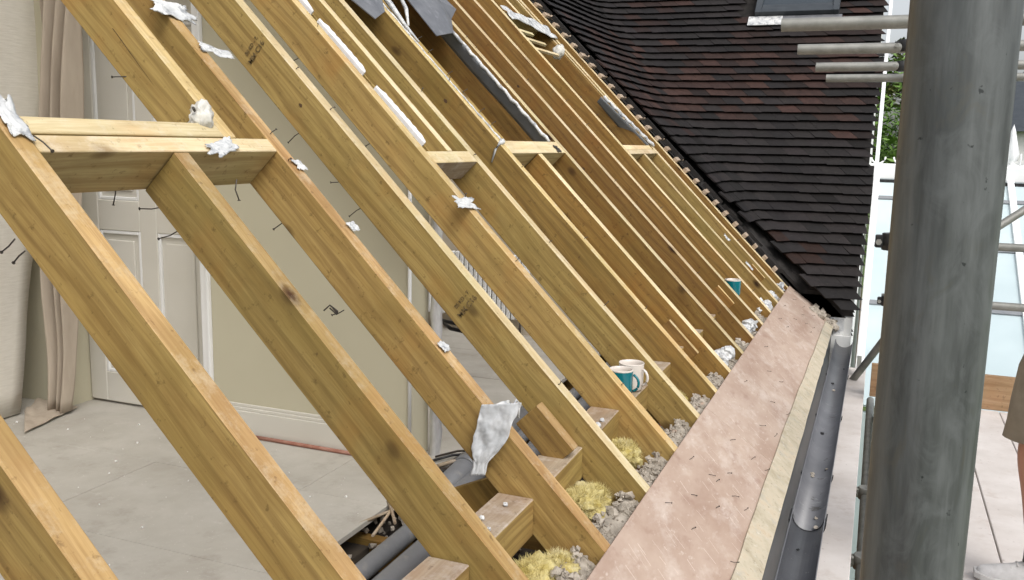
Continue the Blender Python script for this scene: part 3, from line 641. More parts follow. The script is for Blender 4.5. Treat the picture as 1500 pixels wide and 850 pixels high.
    # side plate on the far side of each rafter, under it
for k in (4,):
    bm = B(); y0 = YR[k]+TH/2+.001
    pr_ = [(-.30, .012), (-.30, .10), (-.72, .50-.0), (-.74, -.40), (-.45, -.40)]
    pr_ = [(-.305, .0), (-.305, .105), (-.40, .20), (-.62, .20), (-.62, -.385), (-.305, -.385)] if k in () else [(-.305, -.38), (-.305, .10), (-.34, .125), (-.46, .07), (-.44, -.10), (-.40, -.38)]
    a = [bm.verts.new((x, y0, z)) for x, z in pr_]; b = [bm.verts.new((x, y0+.022, z)) for x, z in pr_]
    bm.faces.new(a); bm.faces.new(b); n = len(pr_)
    for i in range(n): bm.faces.new((a[i], a[(i+1) % n], b[(i+1) % n], b[i]))
    obj('side_plate', bm, 'timber_dark', RF[k], bevel=.001)
# short offcuts nailed inside the eaves
def stub(s0, s1, yc, n1, dep, th, lab, m=('timber_orange', 'top')):
    return rafter('timber_offcut', s0, s1, yc, lab, m, n1=n1, dep=dep, th=th, cat='offcut', group='short timber offcuts beside the rafters', wob=0)
stub(.235, .40, 1.01, -.035, .09, .045, 'short pink topped offcut behind the membrane draped rafter', ('timber_dark', 'top_orange'))
stub(.16, .355, 2.60, -.028, .10, .025, 'short pale offcut beside the orange sided jack rafter')
stub(.20, .335, 3.73, -.006, .10, .02, 'thin pale offcut left of the far teal mug')
stub(.17, .30, 5.00, -.006, .10, .02, 'thin forked offcut near the foot of the last rafters')

# ------------------------------------------------------------ eaves: mortar, rubble, wool
random.seed(21)
bm = B()
def P(u, v):
    y = -1.6 + u*6.98; x = -.20 + v*.24
    z = -.115 + .045*noise.noise(Vector((x*14, y*9, 0))) + .022*noise.noise(Vector((x*50, y*40, 3)))
    if v > .52: z = max(z, -x*.55-.055 + .02*noise.noise(Vector((x*20, y*12, 2))) + .008*noise.noise(Vector((x*70, y*60, 3))))
    return (x, y, min(z, -x-.016))
sheet(bm, P, 420, 14, thick=.01); tag(obj('wall_head_mortar', bm, 'mortar'), 'rough old mortar on the wall head between the rafter feet', 'mortar', kind='stuff')
bm = B()
for k in range(3200):
    y = random.uniform(-1.2, 5.38); x = random.uniform(-.085, -.012); r = random.choice([.003, .004, .005, .006, .008, .010, .014])
    zt = -x*.55 - .042 + .02*noise.noise(Vector((x*20, y*12, 2))) - random.random()**2*.02
    vs_ = bmesh.ops.create_icosphere(bm, subdivisions=1, radius=r, matrix=Matrix.Translation((x, y, zt-r*.6)))['verts']
    for v in vs_: v.co += Vector((random.uniform(-1, 1), random.uniform(-1, 1), random.uniform(-1, 1)))*r*.5
tag(obj('mortar_rubble', bm, 'mortar'), 'crumbled mortar and plaster rubble packed behind the plywood edge', 'rubble', kind='stuff')
wl = [(-.120, .51, -.01, .062, 'bright yellow mineral wool tuft bulging out at the bottom edge'), (-.09, .60, -.02, .05, 'small yellow wool tuft beside the plywood at the bottom'), (-.135, .94, .015, .062, 'dull yellow wool bundle beyond the membrane draped rafter'), (-.125, 1.02, .0, .05, 'ragged pale wool tuft against the grade stamped rafter'),
      (-.135, 1.38, .015, .06, 'squared yellow wool tuft between stamped and foam backed rafters'), (-.12, 2.12, .0, .05, 'buff wool tuft past the two mugs'), (-.13, 2.52, .0, .045, 'small wool tuft in the bay below the middle header'), (-.12, 3.3, .0, .05, 'pale wool tuft below the unbroken rafters'), (-.12, 4.1, .0, .05, 'pale wool tuft by the far teal mug')]
for i, (x, y, z, r, lab) in enumerate(wl):
    bm = B(); random.seed(i+60); x -= .012; z -= .012; r *= .92
    lump(bm, (x, y, z), r, .55, 5, 4, i+1, squash=(.95, 1.45, .75))
    for j in range(4):
        lump(bm, (x+random.uniform(-.6, .5)*r, y+random.uniform(-1.1, 1.1)*r, z+random.uniform(-.2, .45)*r), r*random.uniform(.3, .5), .6, 6, 3, i*7+j)
    for _ in range(1500):      # loose fibres
        a = Vector((random.gauss(0, 1), random.gauss(0, 1), abs(random.gauss(0, 1)))).normalized(); p = Vector((x, y, z)) + Vector((a.x*r*.92, a.y*r*1.4, a.z*r*.74)); q = p + (a+Vector((random.uniform(-1, 1), random.uniform(-1, 1), random.uniform(-.6, .6)))).normalized()*random.uniform(.008, .028)
        t = Vector((.0006, .0006, 0)); vv = [bm.verts.new(c) for c in (p-t, p+t, q)]; bm.faces.new(vv)
    tag(obj('mineral_wool', bm, 'wool', smooth=True), lab, 'insulation', 'mineral wool tufts at the eaves')
random.seed(3)
for i, y in enumerate((2.95, 3.72, 4.40, 4.58, 4.95, 5.25)):
    bm = B()
    for j in range(9): lump(bm, (random.uniform(-.12, -.04), y+random.uniform(-.10, .10), random.uniform(-.01, .02)), random.uniform(.015, .035), .6, 5, 2, i*9+j)
    tag(obj('plaster_chunks', bm, 'membrane'), 'pile of white plaster crumbs, %s along the far eaves' % ORD[i+1], 'plaster', 'white plaster crumbs at the far eaves', 'stuff')
for i, (x, y, z, r) in enumerate([(-.21, 1.30, .125, .009), (-.215, 1.36, .123, .007), (-.28, 1.20, .118, .006), (-.24, .60, .118, .006), (-.26, .50, .118, .007), (-.22, .45, .118, .005)]):
    bm = B(); lump(bm, (x, y, z), r, .6, 4, 2, i); tag(obj('plaster_crumb', bm, 'membrane'), 'white plaster crumb, %s of those lying on the dusty blocks' % ORD[i+1], 'plaster', 'plaster crumbs on the blocks')

# ------------------------------------------------------------ eaves plywood
QP = .62; cq, sq = math.cos(QP), math.sin(QP)
def pp(t, y, n=0): return Vector((t*cq + n*sq, y, -t*sq + n*cq + .006))
ply = empty('eaves_plywood', (0, 0, 0)); tag(ply, 'pink brown plywood strip sloping from the rafter feet to the gutter', 'plywood')
# local frame with x across the board; y along the eaves
def ppbox(name, t0, t1, y0, y1, n0, n1, m, nseg=1, ragged=0.0):
    bm = B(); rows_ = []
    for i in range(nseg+1):
        y = y0+(y1-y0)*i/nseg; j = ragged*noise.noise(Vector((y*6, 3, 1)))+ragged*.5*noise.noise(Vector((y*21, 3, 1)))
        rows_.append([bm.verts.new(pp(t, y, n)) for t, n in ((t0+j*0, n0), (t1+j, n0), (t1+j, n1), (t0+j*0, n1))])
    for a, b in zip(rows_, rows_[1:]):
        for k in range(4): bm.faces.new((a[k], a[(k+1) % 4], b[(k+1) % 4], b[k]))
    bm.faces.new(rows_[0]); bm.faces.new(rows_[-1]); return obj(name, bm, m, ply, bevel=.001)
ppbox('ply_sheet', .0, .345, -1.9, 2.06, -.012, .0, 'ply', 30, .006); ppbox('ply_sheet', .001, .350, 2.063, 5.30, -.012, -.0005, 'ply', 30, .006)
# far end is cut along the valley
bm = B(); a = [pp(0, 5.302, 0), pp(.375, 5.302, 0), pp(.36, 5.40, 0), pp(.02, 5.56, 0), pp(0, 5.56, 0)]
va = [bm.verts.new(p) for p in a]; vb = [bm.verts.new(p - Vector((sq, 0, cq))*.012) for p in a]; bm.faces.new(va); bm.faces.new(vb)
for i in range(5): bm.faces.new((va[i], va[(i+1) % 5], vb[(i+1) % 5], vb[i]))
obj('ply_sheet', bm, 'ply', ply)
bm = B(); rows_ = []
for i in range(61):
    y = -1.9+7.15*i/60; t0 = .318 + .006*noise.noise(Vector((y*3, 1, 1))) + max(0, y-2.6)*.008; t1 = .418+.004*noise.noise(Vector((y*9, 5, 1)))
    rows_.append([bm.verts.new(pp(t, y, n)) for t, n in ((t0, .0006), (t1-.012, -.003), (t1-.012, .004), (t0, .007))])
for a, b in zip(rows_, rows_[1:]):
    for k in range(4): bm.faces.new((a[k], a[(k+1) % 4], b[(k+1) % 4], b[k]))
bm.faces.new(rows_[0]); bm.faces.new(rows_[-1])
tag(obj('eaves_board', bm, 'ply_edge', bevel=.001), 'pale yellowish board along the lower edge of the pink plywood', 'board')
bm = B(); random.seed(31); 
for k in range(260):
    y = random.uniform(-.2, 5.1); t = random.uniform(.03, .30); L = random.uniform(.01, .05); wd = random.uniform(.0004, .0011); dy = -L*random.uniform(.35, .75)
    p = [pp(t, y, .0006), pp(t+wd, y+wd, .0006), pp(t+L+wd, y+dy+wd, .0006), pp(t+L, y+dy, .0006)]; bm.faces.new([bm.verts.new(q) for q in p])
tag(obj('scratches', bm, 'scratch', ply), kind='stuff')
random.seed(33)
for k in order[1:]:
    for t in (.06, .15, .23, .29):
        if random.random() < .38: continue
        y = YR[k]+random.uniform(-.03, .03); tt = t+random.uniform(-.02, .02); p = pp(tt, y, 0); a = random.uniform(.3, 1.4)
        d = pp(tt+.018*math.cos(a), y+.018*math.sin(a), .008)-p; obj('nail', nail_bm(p, p+d*random.uniform(.8, 1.3), r=.0009, bend=random.uniform(-.003, .003)), 'steel', ply)
for _ in range(10):
    y = random.uniform(.2, 4.9); tt = random.uniform(.05, .30); p = pp(tt, y, 0); a = random.uniform(.2, 1.5); d = pp(tt+.018*math.cos(a), y+.018*math.sin(a), .006)-p
    obj('nail', nail_bm(p, p+d, r=.001, bend=.002), 'steel', ply)
bm = B(); box(bm, (.306, -1.9, -.62), (.322, 5.30, -.245)); tag(obj('fascia_board', bm, 'frame_dark'), 'narrow fascia board behind the grey gutter, coloured dark for the shaded gap', 'fascia')  # painted dark and extended down so it reads as the shaded gap

# gutter
gut = empty('gutter', (.405, 2, -.33)); tag(gut, 'grey half round gutter running along the eaves, open topped', 'gutter')
def gutter_bm(y0, y1, r0, r1, zc=-.318, xc=.412, n=14):
    bm = B(); R_ = []
    for y in (y0, y1):
        R_.append([bm.verts.new((xc+rr*math.cos(math.pi+math.pi*i/n), y, zc+rr*math.sin(math.pi+math.pi*i/n))) for rr in (r0, r1) for i in range(n+1)])
    m_ = n+1
    for i in range(n):
        for o_ in (0, m_):
            f = bm.faces.new((R_[0][o_+i], R_[0][o_+i+1], R_[1][o_+i+1], R_[1][o_+i])); f.smooth = True
        for q in (0, 1): bm.faces.new((R_[q][i], R_[q][i+1], R_[q][m_+i+1], R_[q][m_+i]))
    for i in (0, n): bm.faces.new((R_[0][i], R_[1][i], R_[1][m_+i], R_[0][m_+i]))
    return bm
obj('gutter_channel', gutter_bm(-1.9, 1.93, .056, .059), 'gutter', gut); obj('gutter_channel', gutter_bm(1.934, 5.28, .056, .059), 'gutter', gut)
obj('gutter_joint', gutter_bm(1.88, 1.985, .0605, .065), 'black', gut)
for y in (.9, 2.4, 3.3, 4.2): obj('gutter_bracket', gutter_bm(y, y+.02, .0598, .064), 'black', gut)
bm = B(); tube(bm, [(.412+.055*math.cos(math.pi+math.pi*i/12), 1.93, -.318+.055*math.sin(math.pi+math.pi*i/12)) for i in range(13)], .0016, 6); obj('joint_seal', bm, 'black', gut)
random.seed(40)
for i in range(14):
    y = random.uniform(.9, 4.6); a = random.uniform(-2.1, -.9); bm = B(); c = Vector((.412+.05*math.cos(a), y, -.318+.052*math.sin(a)))
    lump(bm, c, random.uniform(.004, .010), .6, 4, 2, i, squash=(1, 1.5, .5)); tag(obj('leaf_debris', bm, ['black', 'mortar'][i % 2]), 'small crumb of roof debris lying in the gutter', 'debris', 'debris in the gutter')

# ------------------------------------------------------------ scaffold deck and tubes
deck = []
def plank(x0, x1, y0, y1, z, lab, m='deck', grp='scaffold boards'):
    bm = B(); box(bm, (x0, y0, z-.036), (x1, y1, z)); return tag(obj('scaffold_board', bm, m, bevel=.003), lab, 'board', grp)
plank(.345, .568, -2.2, 5.45, DECK, 'inner scaffold board between the gutter and the big upright tube')
for i in range(6):
    x0 = .875 + i*.2305
    plank(x0+.002, x0+.2275, -2.2, 4.66, DECK+random.uniform(-.001, .001), 'pale scaffold board, %s to the right of the big upright tube' % ORD[i+1])
plank(.640, .871, -2.2, 4.66, DECK, 'pale scaffold board directly behind the big upright tube')
bm = B(); box(bm, (.60, 4.668, DECK+.002), (2.3, 4.703, DECK+.215)); o = tag(obj('toe_board', bm, 'toe', bevel=.002), 'brown toe board across the end of the scaffold deck', 'toe board')
TR = .02415
def stube(name, a, b, lab, m='galv_far', r=TR, seg=28, grp=None, cat='scaffold tube'):
    a, b = Vector(a), Vector(b); bm = B(); L = (b-a).length
    prof = []
    # hollow tube in its own frame, along z
    for rr in (r, r-.004):
        pass
    n = seg; rings = []
    for rr, z in ((r-.004, 0), (r, 0), (r, L), (r-.004, L)):
        rings.append([bm.verts.new((rr*math.cos(2*math.pi*k/n), rr*math.sin(2*math.pi*k/n), z)) for k in range(n)])
    for i in range(4):
        p, q = rings[i], rings[(i+1) % 4]
        for k in range(n):
            f = bm.faces.new((p[k], p[(k+1) % n], q[(k+1) % n], q[k])); f.smooth = True
    me_o = obj(name, bm, m, world=False); me_o.location = a; me_o.rotation_mode = 'QUATERNION'; me_o.rotation_quaternion = (b-a).to_track_quat('Z', 'Y')
    es = me_o.modifiers.new('edges', 'EDGE_SPLIT'); es.split_angle = R(50)
    return tag(me_o, lab, cat, grp)
stube('scaffold_tube', (.5900, -.8932, -2.6), (.5900, -.8932, 2.4), 'big grey galvanised upright tube filling the right foreground', 'galv_near', seg=64)
TG = 'scaffold tubes'
for i, (x, y, z) in enumerate([(.173, 2.228, 1.455), (.150, 3.198, 1.462), (.185, 3.928, 1.440), (.200, 4.634, 1.430)]):
    stube('scaffold_tube', (x, y, z), (2.6, y, z), '%s grey tube with open end pointing left over the tiled roof' % ['topmost', 'second', 'third', 'lowest and thinnest'][i], grp=TG)
stube('scaffold_tube', (.62, 4.60, .455), (2.6, 4.60, .455), 'upper guard rail across the end of the scaffold', grp=TG)
stube('scaffold_tube', (.62, 4.60, .105), (2.6, 4.60, .105), 'lower guard rail across the end of the scaffold', grp=TG)
stube('scaffold_tube', (.66, 4.55, -5.5), (.66, 4.55, 2.4), 'upright tube at the inner far corner of the scaffold', grp=TG)
stube('scaffold_tube', (2.25, 4.55, -5.5), (2.25, 4.55, 2.4), 'upright tube at the outer far corner of the scaffold', grp=TG)
stube('scaffold_tube', (.612, -2.2, -.66), (.612, 5.0, -.66), 'ledger tube running along the inner edge of the deck', grp=TG)
stube('scaffold_tube', (.46, 5.15, -.62), (.70, 4.75, -.12), 'short diagonal brace rising beside the end of the gutter', grp=TG)
stube('scaffold_tube', (.634, -.30, -2.6), (.634, -.30, -.30), 'short dark upright tube hugging the lower left edge of the big tube', grp=TG)
stube('scaffold_tube', (1.25, 4.9, .55), (2.3, 5.3, 1.35), 'diagonal brace beyond the end guard rails', grp=TG)
def coupler(c, lab, s=.05, m='black'):
    c = Vector(c); t = empty('coupler', c); tag(t, lab, 'coupler', 'scaffold couplers')
    bm = B(); tube(bm, [c+Vector((0, 0, -s*.6)), c+Vector((0, 0, s*.6))], s*.72, 12); obj('clamp_body', bm, m, t, bevel=.003)
    bm = B(); box(bm, c+Vector((-s*1.15, -s*.35, -s*.45)), c+Vector((-s*.55, s*.35, s*.45))); obj('clamp_jaw', bm, m, t, bevel=.006)
    bm = B(); tube(bm, [c+Vector((-s*.9, -s*.9, 0)), c+Vector((-s*.9, s*.6, 0))], s*.12, 8); tube(bm, [c+Vector((-s*.9, -s*.95, 0)), c+Vector((-s*.9, -s*.75, 0))], s*.22, 6); obj('clamp_bolt', bm, 'galv_far', t)
coupler((.655, 4.56, .455), 'black coupler gripping the inner far upright beside the tiled roof', .085)
coupler((.655, 4.56, .09), 'black coupler low on the inner far upright', .05)
coupler((.612, 2.35, -.64), 'pale coupler at the deck edge, lower one beside the big tube', .05, 'galv_far')
coupler((.612, 3.15, -.64), 'pale coupler at the deck edge, upper one beside the big tube', .05, 'galv_far')
coupler((.62, 3.93, 1.44), 'black coupler where the third open ended tube meets the big upright', .045)
coupler((.62, 3.20, 1.47), 'black coupler where the second open ended tube meets the big upright', .045)

# ================================================================== TILED WING ROOF
random.seed(77)
roof = empty('tiled_roof', (0, 5.5, 0)); tag(roof, 'dark clay tiled roof sweeping through a valley behind the bare rafters', 'roof')
YW = 5.56; HT = .055; RR = .11
def level_pt(Z, w):
    """w: signed distance along the course from the valley, + towards +X, - towards +our slope; curve (Z'+X)(Z'+YW-Y)=RR^2"""
    Zp = Z - HT*1.414
    t = math.asinh(w/ (2*RR))*1.0
    u = RR*math.exp(t); v = RR*math.exp(-t)
    return Vector((u-Zp, Zp+YW-v, Z))
xr = .505
bmT = B(); lay = bmT.loops.layers.color.new('tone')
def tonecol(p):
    X, Y, Z = p
    r = random.random(); g = random.uniform(.082, .135)
    c = (g*1.13, g*.98, g*.96)
    redness = noise.noise(Vector((X*1.3+3, Z*1.5, 0)))
    if X > -1.9 and 1.0 < Z < 2.4:
        red = .34 + redness*1.1 + (.25 if X > -1.2 and 1.2 < Z < 2.2 else 0)
        if random.random() < red: q = random.uniform(.7, 1.6); c = (.155*q, .105*q, .090*q)
    elif random.random() < .05: c = (.05, .03, .022)
    if Z < .32 and X < .2 and random.random() < .35: c = (.15, .085, .06)
    if X < -Z-.02+.1 and Y > 5.5 and Y < YW+Z-.0: c = tuple(k*1.55 for k in (g, g*.97, g*.92))  # swept side lightened: its grey sheen is painted into the tile colour
    return c
def tile(bm, a0, a1, b0, b1, up, c, th=.012, lift=.010, drop=.0):
    """a: lower edge ends, b: upper edge ends (on the roof surface)"""
    n = up
    lift += .008
    lo = [a0+n*(th+lift), a1+n*(th+lift)]; hi = [b0+n*.004, b1+n*.004]
    mid = [(lo[i]+hi[i])*.5 + n*.0022 for i in (0, 1)]
    v = [bm.verts.new(q) for q in (lo[0], lo[1], mid[1], mid[0], hi[1], hi[0], a0+n*lift+(b0-a0)*.06, a1+n*lift+(b1-a1)*.06, b1-n*.008, b0-n*.008)]
    fs = [bm.faces.new((v[0], v[1], v[2], v[3])), bm.faces.new((v[3], v[2], v[4], v[5])), bm.faces.new((v[6], v[7], v[1], v[0])), bm.faces.new((v[6], v[0], v[3], v[5], v[9])), bm.faces.new((v[7], v[8], v[4], v[2], v[1])), bm.faces.new((v[6], v[9], v[8], v[7]))]
    for f in fs:
        for l in f.loops: l[lay] = (*c, 1)
DZ = .0705
k = 0; Z = -.20
while Z < 3.9:
    ju = random.uniform(-.008, .008)
    Zu = Z + DZ*1.25
    off = (.165/2 if k % 2 else 0) + random.uniform(-.01, .01)
    w = -4.6 + off
    while w < 6:
        w1 = w + .165
        P0, P1 = level_pt(Z+ju*.3, w), level_pt(Z+ju*.3, w1-.003)
        P2, P3 = level_pt(Zu, w), level_pt(Zu, w1-.003)
        mid = (P0+P1)/2; w += .165
        ylim = 5.53 + .07*random.random()
        if mid.y < ylim and mid.x < -Z + .16: continue
        if Z <= .45 and mid.x < -Z + .03 + (.45-Z)*.36 + random.uniform(0, .09): continue
        if mid.x - .08 > xr: break
        if P1.x > xr or P3.x > xr:
            for q in (P0, P1, P2, P3): q.x = min(q.x, xr)
            if P1.x-P0.x < .03: continue
        if mid.y > 9.6 or mid.x < -4.2: continue
        # skip under the roof window
        if -.70 < mid.x < .10 and 2.10 < Z < 3.0: continue
        up = (P1-P0).cross(P2-P0).normalized()
        if up.z < 0: up = -up
        j = random.uniform(-.003, .003); slip = random.uniform(-.006, .006)
        dn = (P0-P2).normalized()*slip
        tile(bmT, P0+up*j+dn, P1-up*j*.5+dn, P2, P3, up, tonecol(mid), lift=.010+abs(j))
    Z += DZ; k += 1
o = obj('roof_tiles', bmT, 'tile', roof)
# underlay beneath the tiles, on both slopes
bm = B()
def P(u, v):
    Z_ = -.25+v*4.2; w = -4.6+u*9.5; q = level_pt(Z_, w); q.x = min(q.x, xr-.02); q.y = max(q.y, 5.46)
    return q - Vector((.02, -.02, .045))
g = [[P(i/60, j/30) for j in range(31)] for i in range(61)]
V = [[bm.verts.new(p) for p in r_] for r_ in g]; V2 = [[bm.verts.new(p-Vector((0, 0, .03))) for p in r_] for r_ in g]
for i in range(60):
    for j in range(30):
        for W_ in (V, V2):
            q = [W_[i][j], W_[i+1][j], W_[i+1][j+1], W_[i][j+1]]
            if len({tuple(round(c, 4) for c in x.co) for x in q}) == 4 : bm.faces.new(q)
obj('underlay', bm, 'felt', roof)
# the slope that carries the swept tiles, seen edge-on at the cut; black paints in the shadow gap
bm = B(); rbox(bm, .35, 4.5, 5.44, 5.46, -.14, -.012); obj('edge_board', bm, 'felt', roof)
# cut tile battens
s = .15; i = 0
while s < 3.6:
    bm = B(); rbox(bm, s, s+.034, 5.412+random.uniform(-.02, .015), 5.62, .001, .026); obj('tile_batten', bm, 'batten', roof, bevel=.001); s += .1085; i += 1
# sloping lead or tile slips along the cut edge
for s in [x*.22+.35 for x in range(14)]:
    bm = B(); rbox(bm, s, s+.20, 5.50+random.uniform(0, .02), 5.515+random.uniform(0, .02), .02, .05); obj('cut_tile_edge', bm, 'felt', roof)
# verge and wall of the wing
bm = B(); obox(bm, (xr+.001, YW-.42-.045, -.42+.035), (0, 4.6, 4.6), (.030, 0, 0), (0, .12, -.12)); obj('verge_board', bm, 'white_pvc', roof, bevel=.002)
bm = B(); a = [(YW-.30, -.42), (YW+4.1, 3.98), (YW+4.1, -5.5), (YW-.30, -5.5)]
va = [bm.verts.new((.30, y, z)) for y, z in a]; vb = [bm.verts.new((.45, y, z)) for y, z in a]; bm.faces.new(va); bm.faces.new(vb)
for i in range(4): bm.faces.new((va[i], va[(i+1) % 4], vb[(i+1) % 4], vb[i]))
tag(obj('wing_gable_wall', bm, 'render'), 'white rendered gable wall below the verge of the tiled roof', 'wall')
bm = B(); box(bm, (.10, 5.30, -5.5), (.45, 5.36, -.30)); tag(obj('wing_wall', bm, 'render'), 'white wall below the far end of the gutter', 'wall')
bm = B(); obox(bm, (.33, 5.33, -.30), (.07, 0, 0), (0, .02, .12), (0, .012, -.003)); tag(obj('slate_piece', bm, 'membrane'), 'pale upright slip of slate at the foot of the valley', 'slate')
bm = B(); random.seed(8)
for j in range(60):
    x = random.uniform(.18, .36); y = random.uniform(5.22, 5.42); lump(bm, (x, y, -x*.7+random.uniform(-.01, .03)), random.uniform(.008, .028), .6, 4, 1, j)
tag(obj('valley_rubble', bm, ['mortar']), 'broken tile and mortar rubble at the foot of the valley', 'rubble', kind='stuff')
# roof window
def wp(x, t, n): return Vector((x, YW+t*.7071-n*.7071, t*.7071+n*.7071))
Tw = 3.03
win = empty('roof_window', wp(-.3, Tw, .05)); tag(win, 'dark grey roof window set high in the tiled roof', 'roof window')
def wbox(name, x0, x1, t0, t1, n0, n1, m, bev=.003):
    bm = B(); a = wp(x0, t0, n0); obox(bm, a, wp(x1, t0, n0)-a, wp(x0, t1, n0)-a, wp(x0, t0, n1)-a); return obj(name, bm, m, win, bevel=bev)
wbox('window_frame', -.655, -.60, Tw, Tw+1.15, .06, .15, 'frame_dark'); wbox('window_frame', .035, .09, Tw, Tw+1.15, .06, .15, 'frame_dark'); wbox('window_frame', -.60, .035, Tw, Tw+.07, .06, .149, 'frame_dark'); wbox('window_frame', -.60, .035, Tw+1.08, Tw+1.15, .06, .149, 'frame_dark')
wbox('sash', -.595, .03, Tw+.072, Tw+.12, .08, .14, 'frame_dark'); wbox('glass_pane', -.60, .035, Tw+.12, Tw+1.08, .09, .11, 'glassdark', 0)
wbox('flashing_apron', -.71, -.40, Tw-.13, Tw-.004, .095, .105, 'membrane'); wbox('flashing_apron', -.399, .12, Tw-.13, Tw-.004, .095, .104, 'lead')

# ------------------------------------------------------------ window remnants: flashing, foam, membrane
for (s0, s1, y, lab) in ((1.755, 2.03, 1.603, 'upper white foam strip beside the foam backed rafter'), (1.40, 1.685, 1.603, 'lower white foam strip beside the foam backed rafter'), (2.07, 2.6, 1.603, 'topmost white foam strip at the upper edge of the frame')):
    bm = B(); n_ = 40; rows_ = []
    for i in range(n_+1):
        t_ = i/n_; e_ = min(1, t_/.10, (1-t_)/.13); wd_ = .016*(.25+.75*e_) + .0015*noise.noise(Vector((t_*18, s0, 1))); ss_ = s0+(s1-s0)*t_; off_ = .003*math.sin(t_*5)+(1-e_)*-.010
        rows_.append([bm.verts.new(rp(ss_, y+off_+dy_*wd_, nn_)) for dy_, nn_ in ((-1, -.02), (1, -.02), (1, -.003), (.8, .003+.001*math.sin(i*1.3)), (-.6, .006+.0012*math.sin(i*1.1)), (-1, 0))])
    for a_, b_ in zip(rows_, rows_[1:]):
        for q in range(6): bm.faces.new((a_[q], a_[(q+1) % 6], b_[(q+1) % 6], b_[q]))
    bm.faces.new(rows_[0]); bm.faces.new(rows_[-1])
    tag(obj('foam_strip', bm, 'foam'), lab, 'foam strip', 'white foam strips')
bm = B(); rbox(bm, 1.365, 4.2, 1.620, 1.628, -.11, -.018); tag(obj('lining_board', bm, 'timber'), 'thin olive lining strip behind the white foam', 'lining')
f2 = empty('window_flashing', rp(1.43, 2.96, 0)); tag(f2, 'long blue grey flashing strip in the middle window opening', 'flashing', 'window flashings')
bm = B(); 
def P(u, v): s = 1.42+.88*u; return rp(s, 3.02+.01*math.sin(u*7)-.05*v+.006*noise.noise(Vector((u*9, v*3, 0))), -.075+.075*v)
sheet(bm, P, 40, 4, thick=.003); obj('flashing_face', bm, 'grey_strip', f2)
bm = B(); tube(bm, [rp(1.42+.88*i/30, 2.965+.006*math.sin(i*1.7), .002+.003*math.sin(i*2.3)) for i in range(31)], .009, 8, rs=[.007+.003*abs(math.sin(i*1.1)) for i in range(31)]); obj('torn_edge', bm, 'membrane', f2)
f3 = empty('window_flashing', rp(1.43, 5.1, 0)); tag(f3, 'short curved grey flashing strip above the farthest header', 'flashing', 'window flashings')
bm = B()
def P(u, v): s = 1.41+.46*u; return rp(s, 5.10-.17*u-.07*v*(1-u*.6)+.01*math.sin(u*5), -.10*(1-v)*(1-u*.5)+.006)
sheet(bm, P, 24, 4, thick=.003); obj('flashing_face', bm, 'grey_strip', f3)
bm = B(); tube(bm, [rp(1.39+.48*i/24, 5.115-.17*i/24, .012+.004*math.sin(i*1.9)) for i in range(25)], .012, 8, rs=[.009+.005*abs(math.sin(i*.9)) for i in range(25)]); obj('torn_edge', bm, 'membrane', f3)
for (s0, s1, y, d_, nm, lab) in ((1.43, 2.62, 3.052, .52, 'timber_orange', 'orange brown board lining the far cheek of the middle window opening'), (1.42, 2.6, 5.066-.045, .45, 'timber_orange', 'orange brown board lining the far cheek of the farthest window opening')):
    bm = B(); L_ = s1-s0; box(bm, (-s1, -.008, -d_-.002), (-s0, .008, -.012)); o = obj('reveal_board', bm, nm, world=False, bevel=.001); o.location = (0, y, 0); o.rotation_euler = (0, PIT, 0); tag(o, lab, 'lining board', 'window cheek linings')
# torn membrane edge along the eighth rafter
bm = B(); random.seed(50)
pts = [rp(1.42+.86*i/50, YR[8]+.012+.008*noise.noise(Vector((i*.5, 0, 0))), .003+.004*abs(noise.noise(Vector((i*.9, 3, 0))))) for i in range(51)]
tube(bm, pts, .004, 6, rs=[.003+.006*abs(noise.noise(Vector((i*.7, 7, 1)))) for i in range(51)])
tag(obj('membrane_strip', bm, 'membrane'), 'ragged strip of torn membrane along the rafter left of the middle opening', 'membrane')
bm = B(); tube(bm, [rp(1.41, YR[8]-.0, .01), rp(1.405, YR[8]-.02, .0), rp(1.40, YR[8]-.03, -.03), rp(1.37, YR[8]-.035, -.08)], .006, 6, rs=[.014, .010, .006, .003]); tag(obj('membrane_tail', bm, 'membrane'), 'small dangling membrane tail at the left end of the middle header', 'membrane')

def scrap(s, y, ls_, ly, h, seed, lab, m='membrane', rot=0, name='membrane_scrap', n0=.004):
    bm = B()
    def P(u, v):
        a = (u-.5)*ls_; b = (v-.5)*ly; e = 1 + .3*noise.noise(Vector((u*13, v*13, seed+4)))*(abs(u-.5)+abs(v-.5)) + .6*noise.noise(Vector((u*3, v*3, seed)))
        a *= e; b *= e; ca, sa = math.cos(rot), math.sin(rot)
        return rp(s + a*ca - b*sa, y + a*sa + b*ca, n0 + h*.32*(.5+noise.noise(Vector((u*2.4, v*2.4, seed+9)))) + h*.18*noise.noise(Vector((u*6, v*6, seed))))
    sheet(bm, P, 16, 16, thick=.0018); return tag(obj(name, bm, m), lab, 'membrane', 'torn membrane scraps')
scrap(1.455, -.085, .11, .045, .02, 1, 'white membrane scrap at the upper left edge on the nearest full rafter', rot=.1)
scrap(1.745, .765, .035, .12, .018, 2, 'thin white membrane scrap beneath the black grade stamp', rot=.15)
scrap(1.90, .715, .07, .13, .03, 3, 'grey and white membrane scrap at the top edge left of centre', rot=.2)
scrap(1.372, .465, .04, .11, .016, 4, 'silver membrane scrap lying on the nearest header', rot=-.3)
scrap(1.11, YR[6]-.03, .05, .13, .025, 5, 'curled white membrane scrap halfway down the foam backed rafter', rot=.1)
scrap(1.307, .722, .035, .035, .012, 6, 'tiny white scrap on the rafter just below the nearest header')
scrap(1.08, .735, .03, .035, .012, 7, 'tiny pale splinter scrap on the cracked rafter')
scrap(.663, .703, .03, .035, .012, 8, 'tiny white scrap low on the cracked rafter')
scrap(.545, 4.86, .05, .06, .03, 9, 'small white scrap on the second last jack rafters')
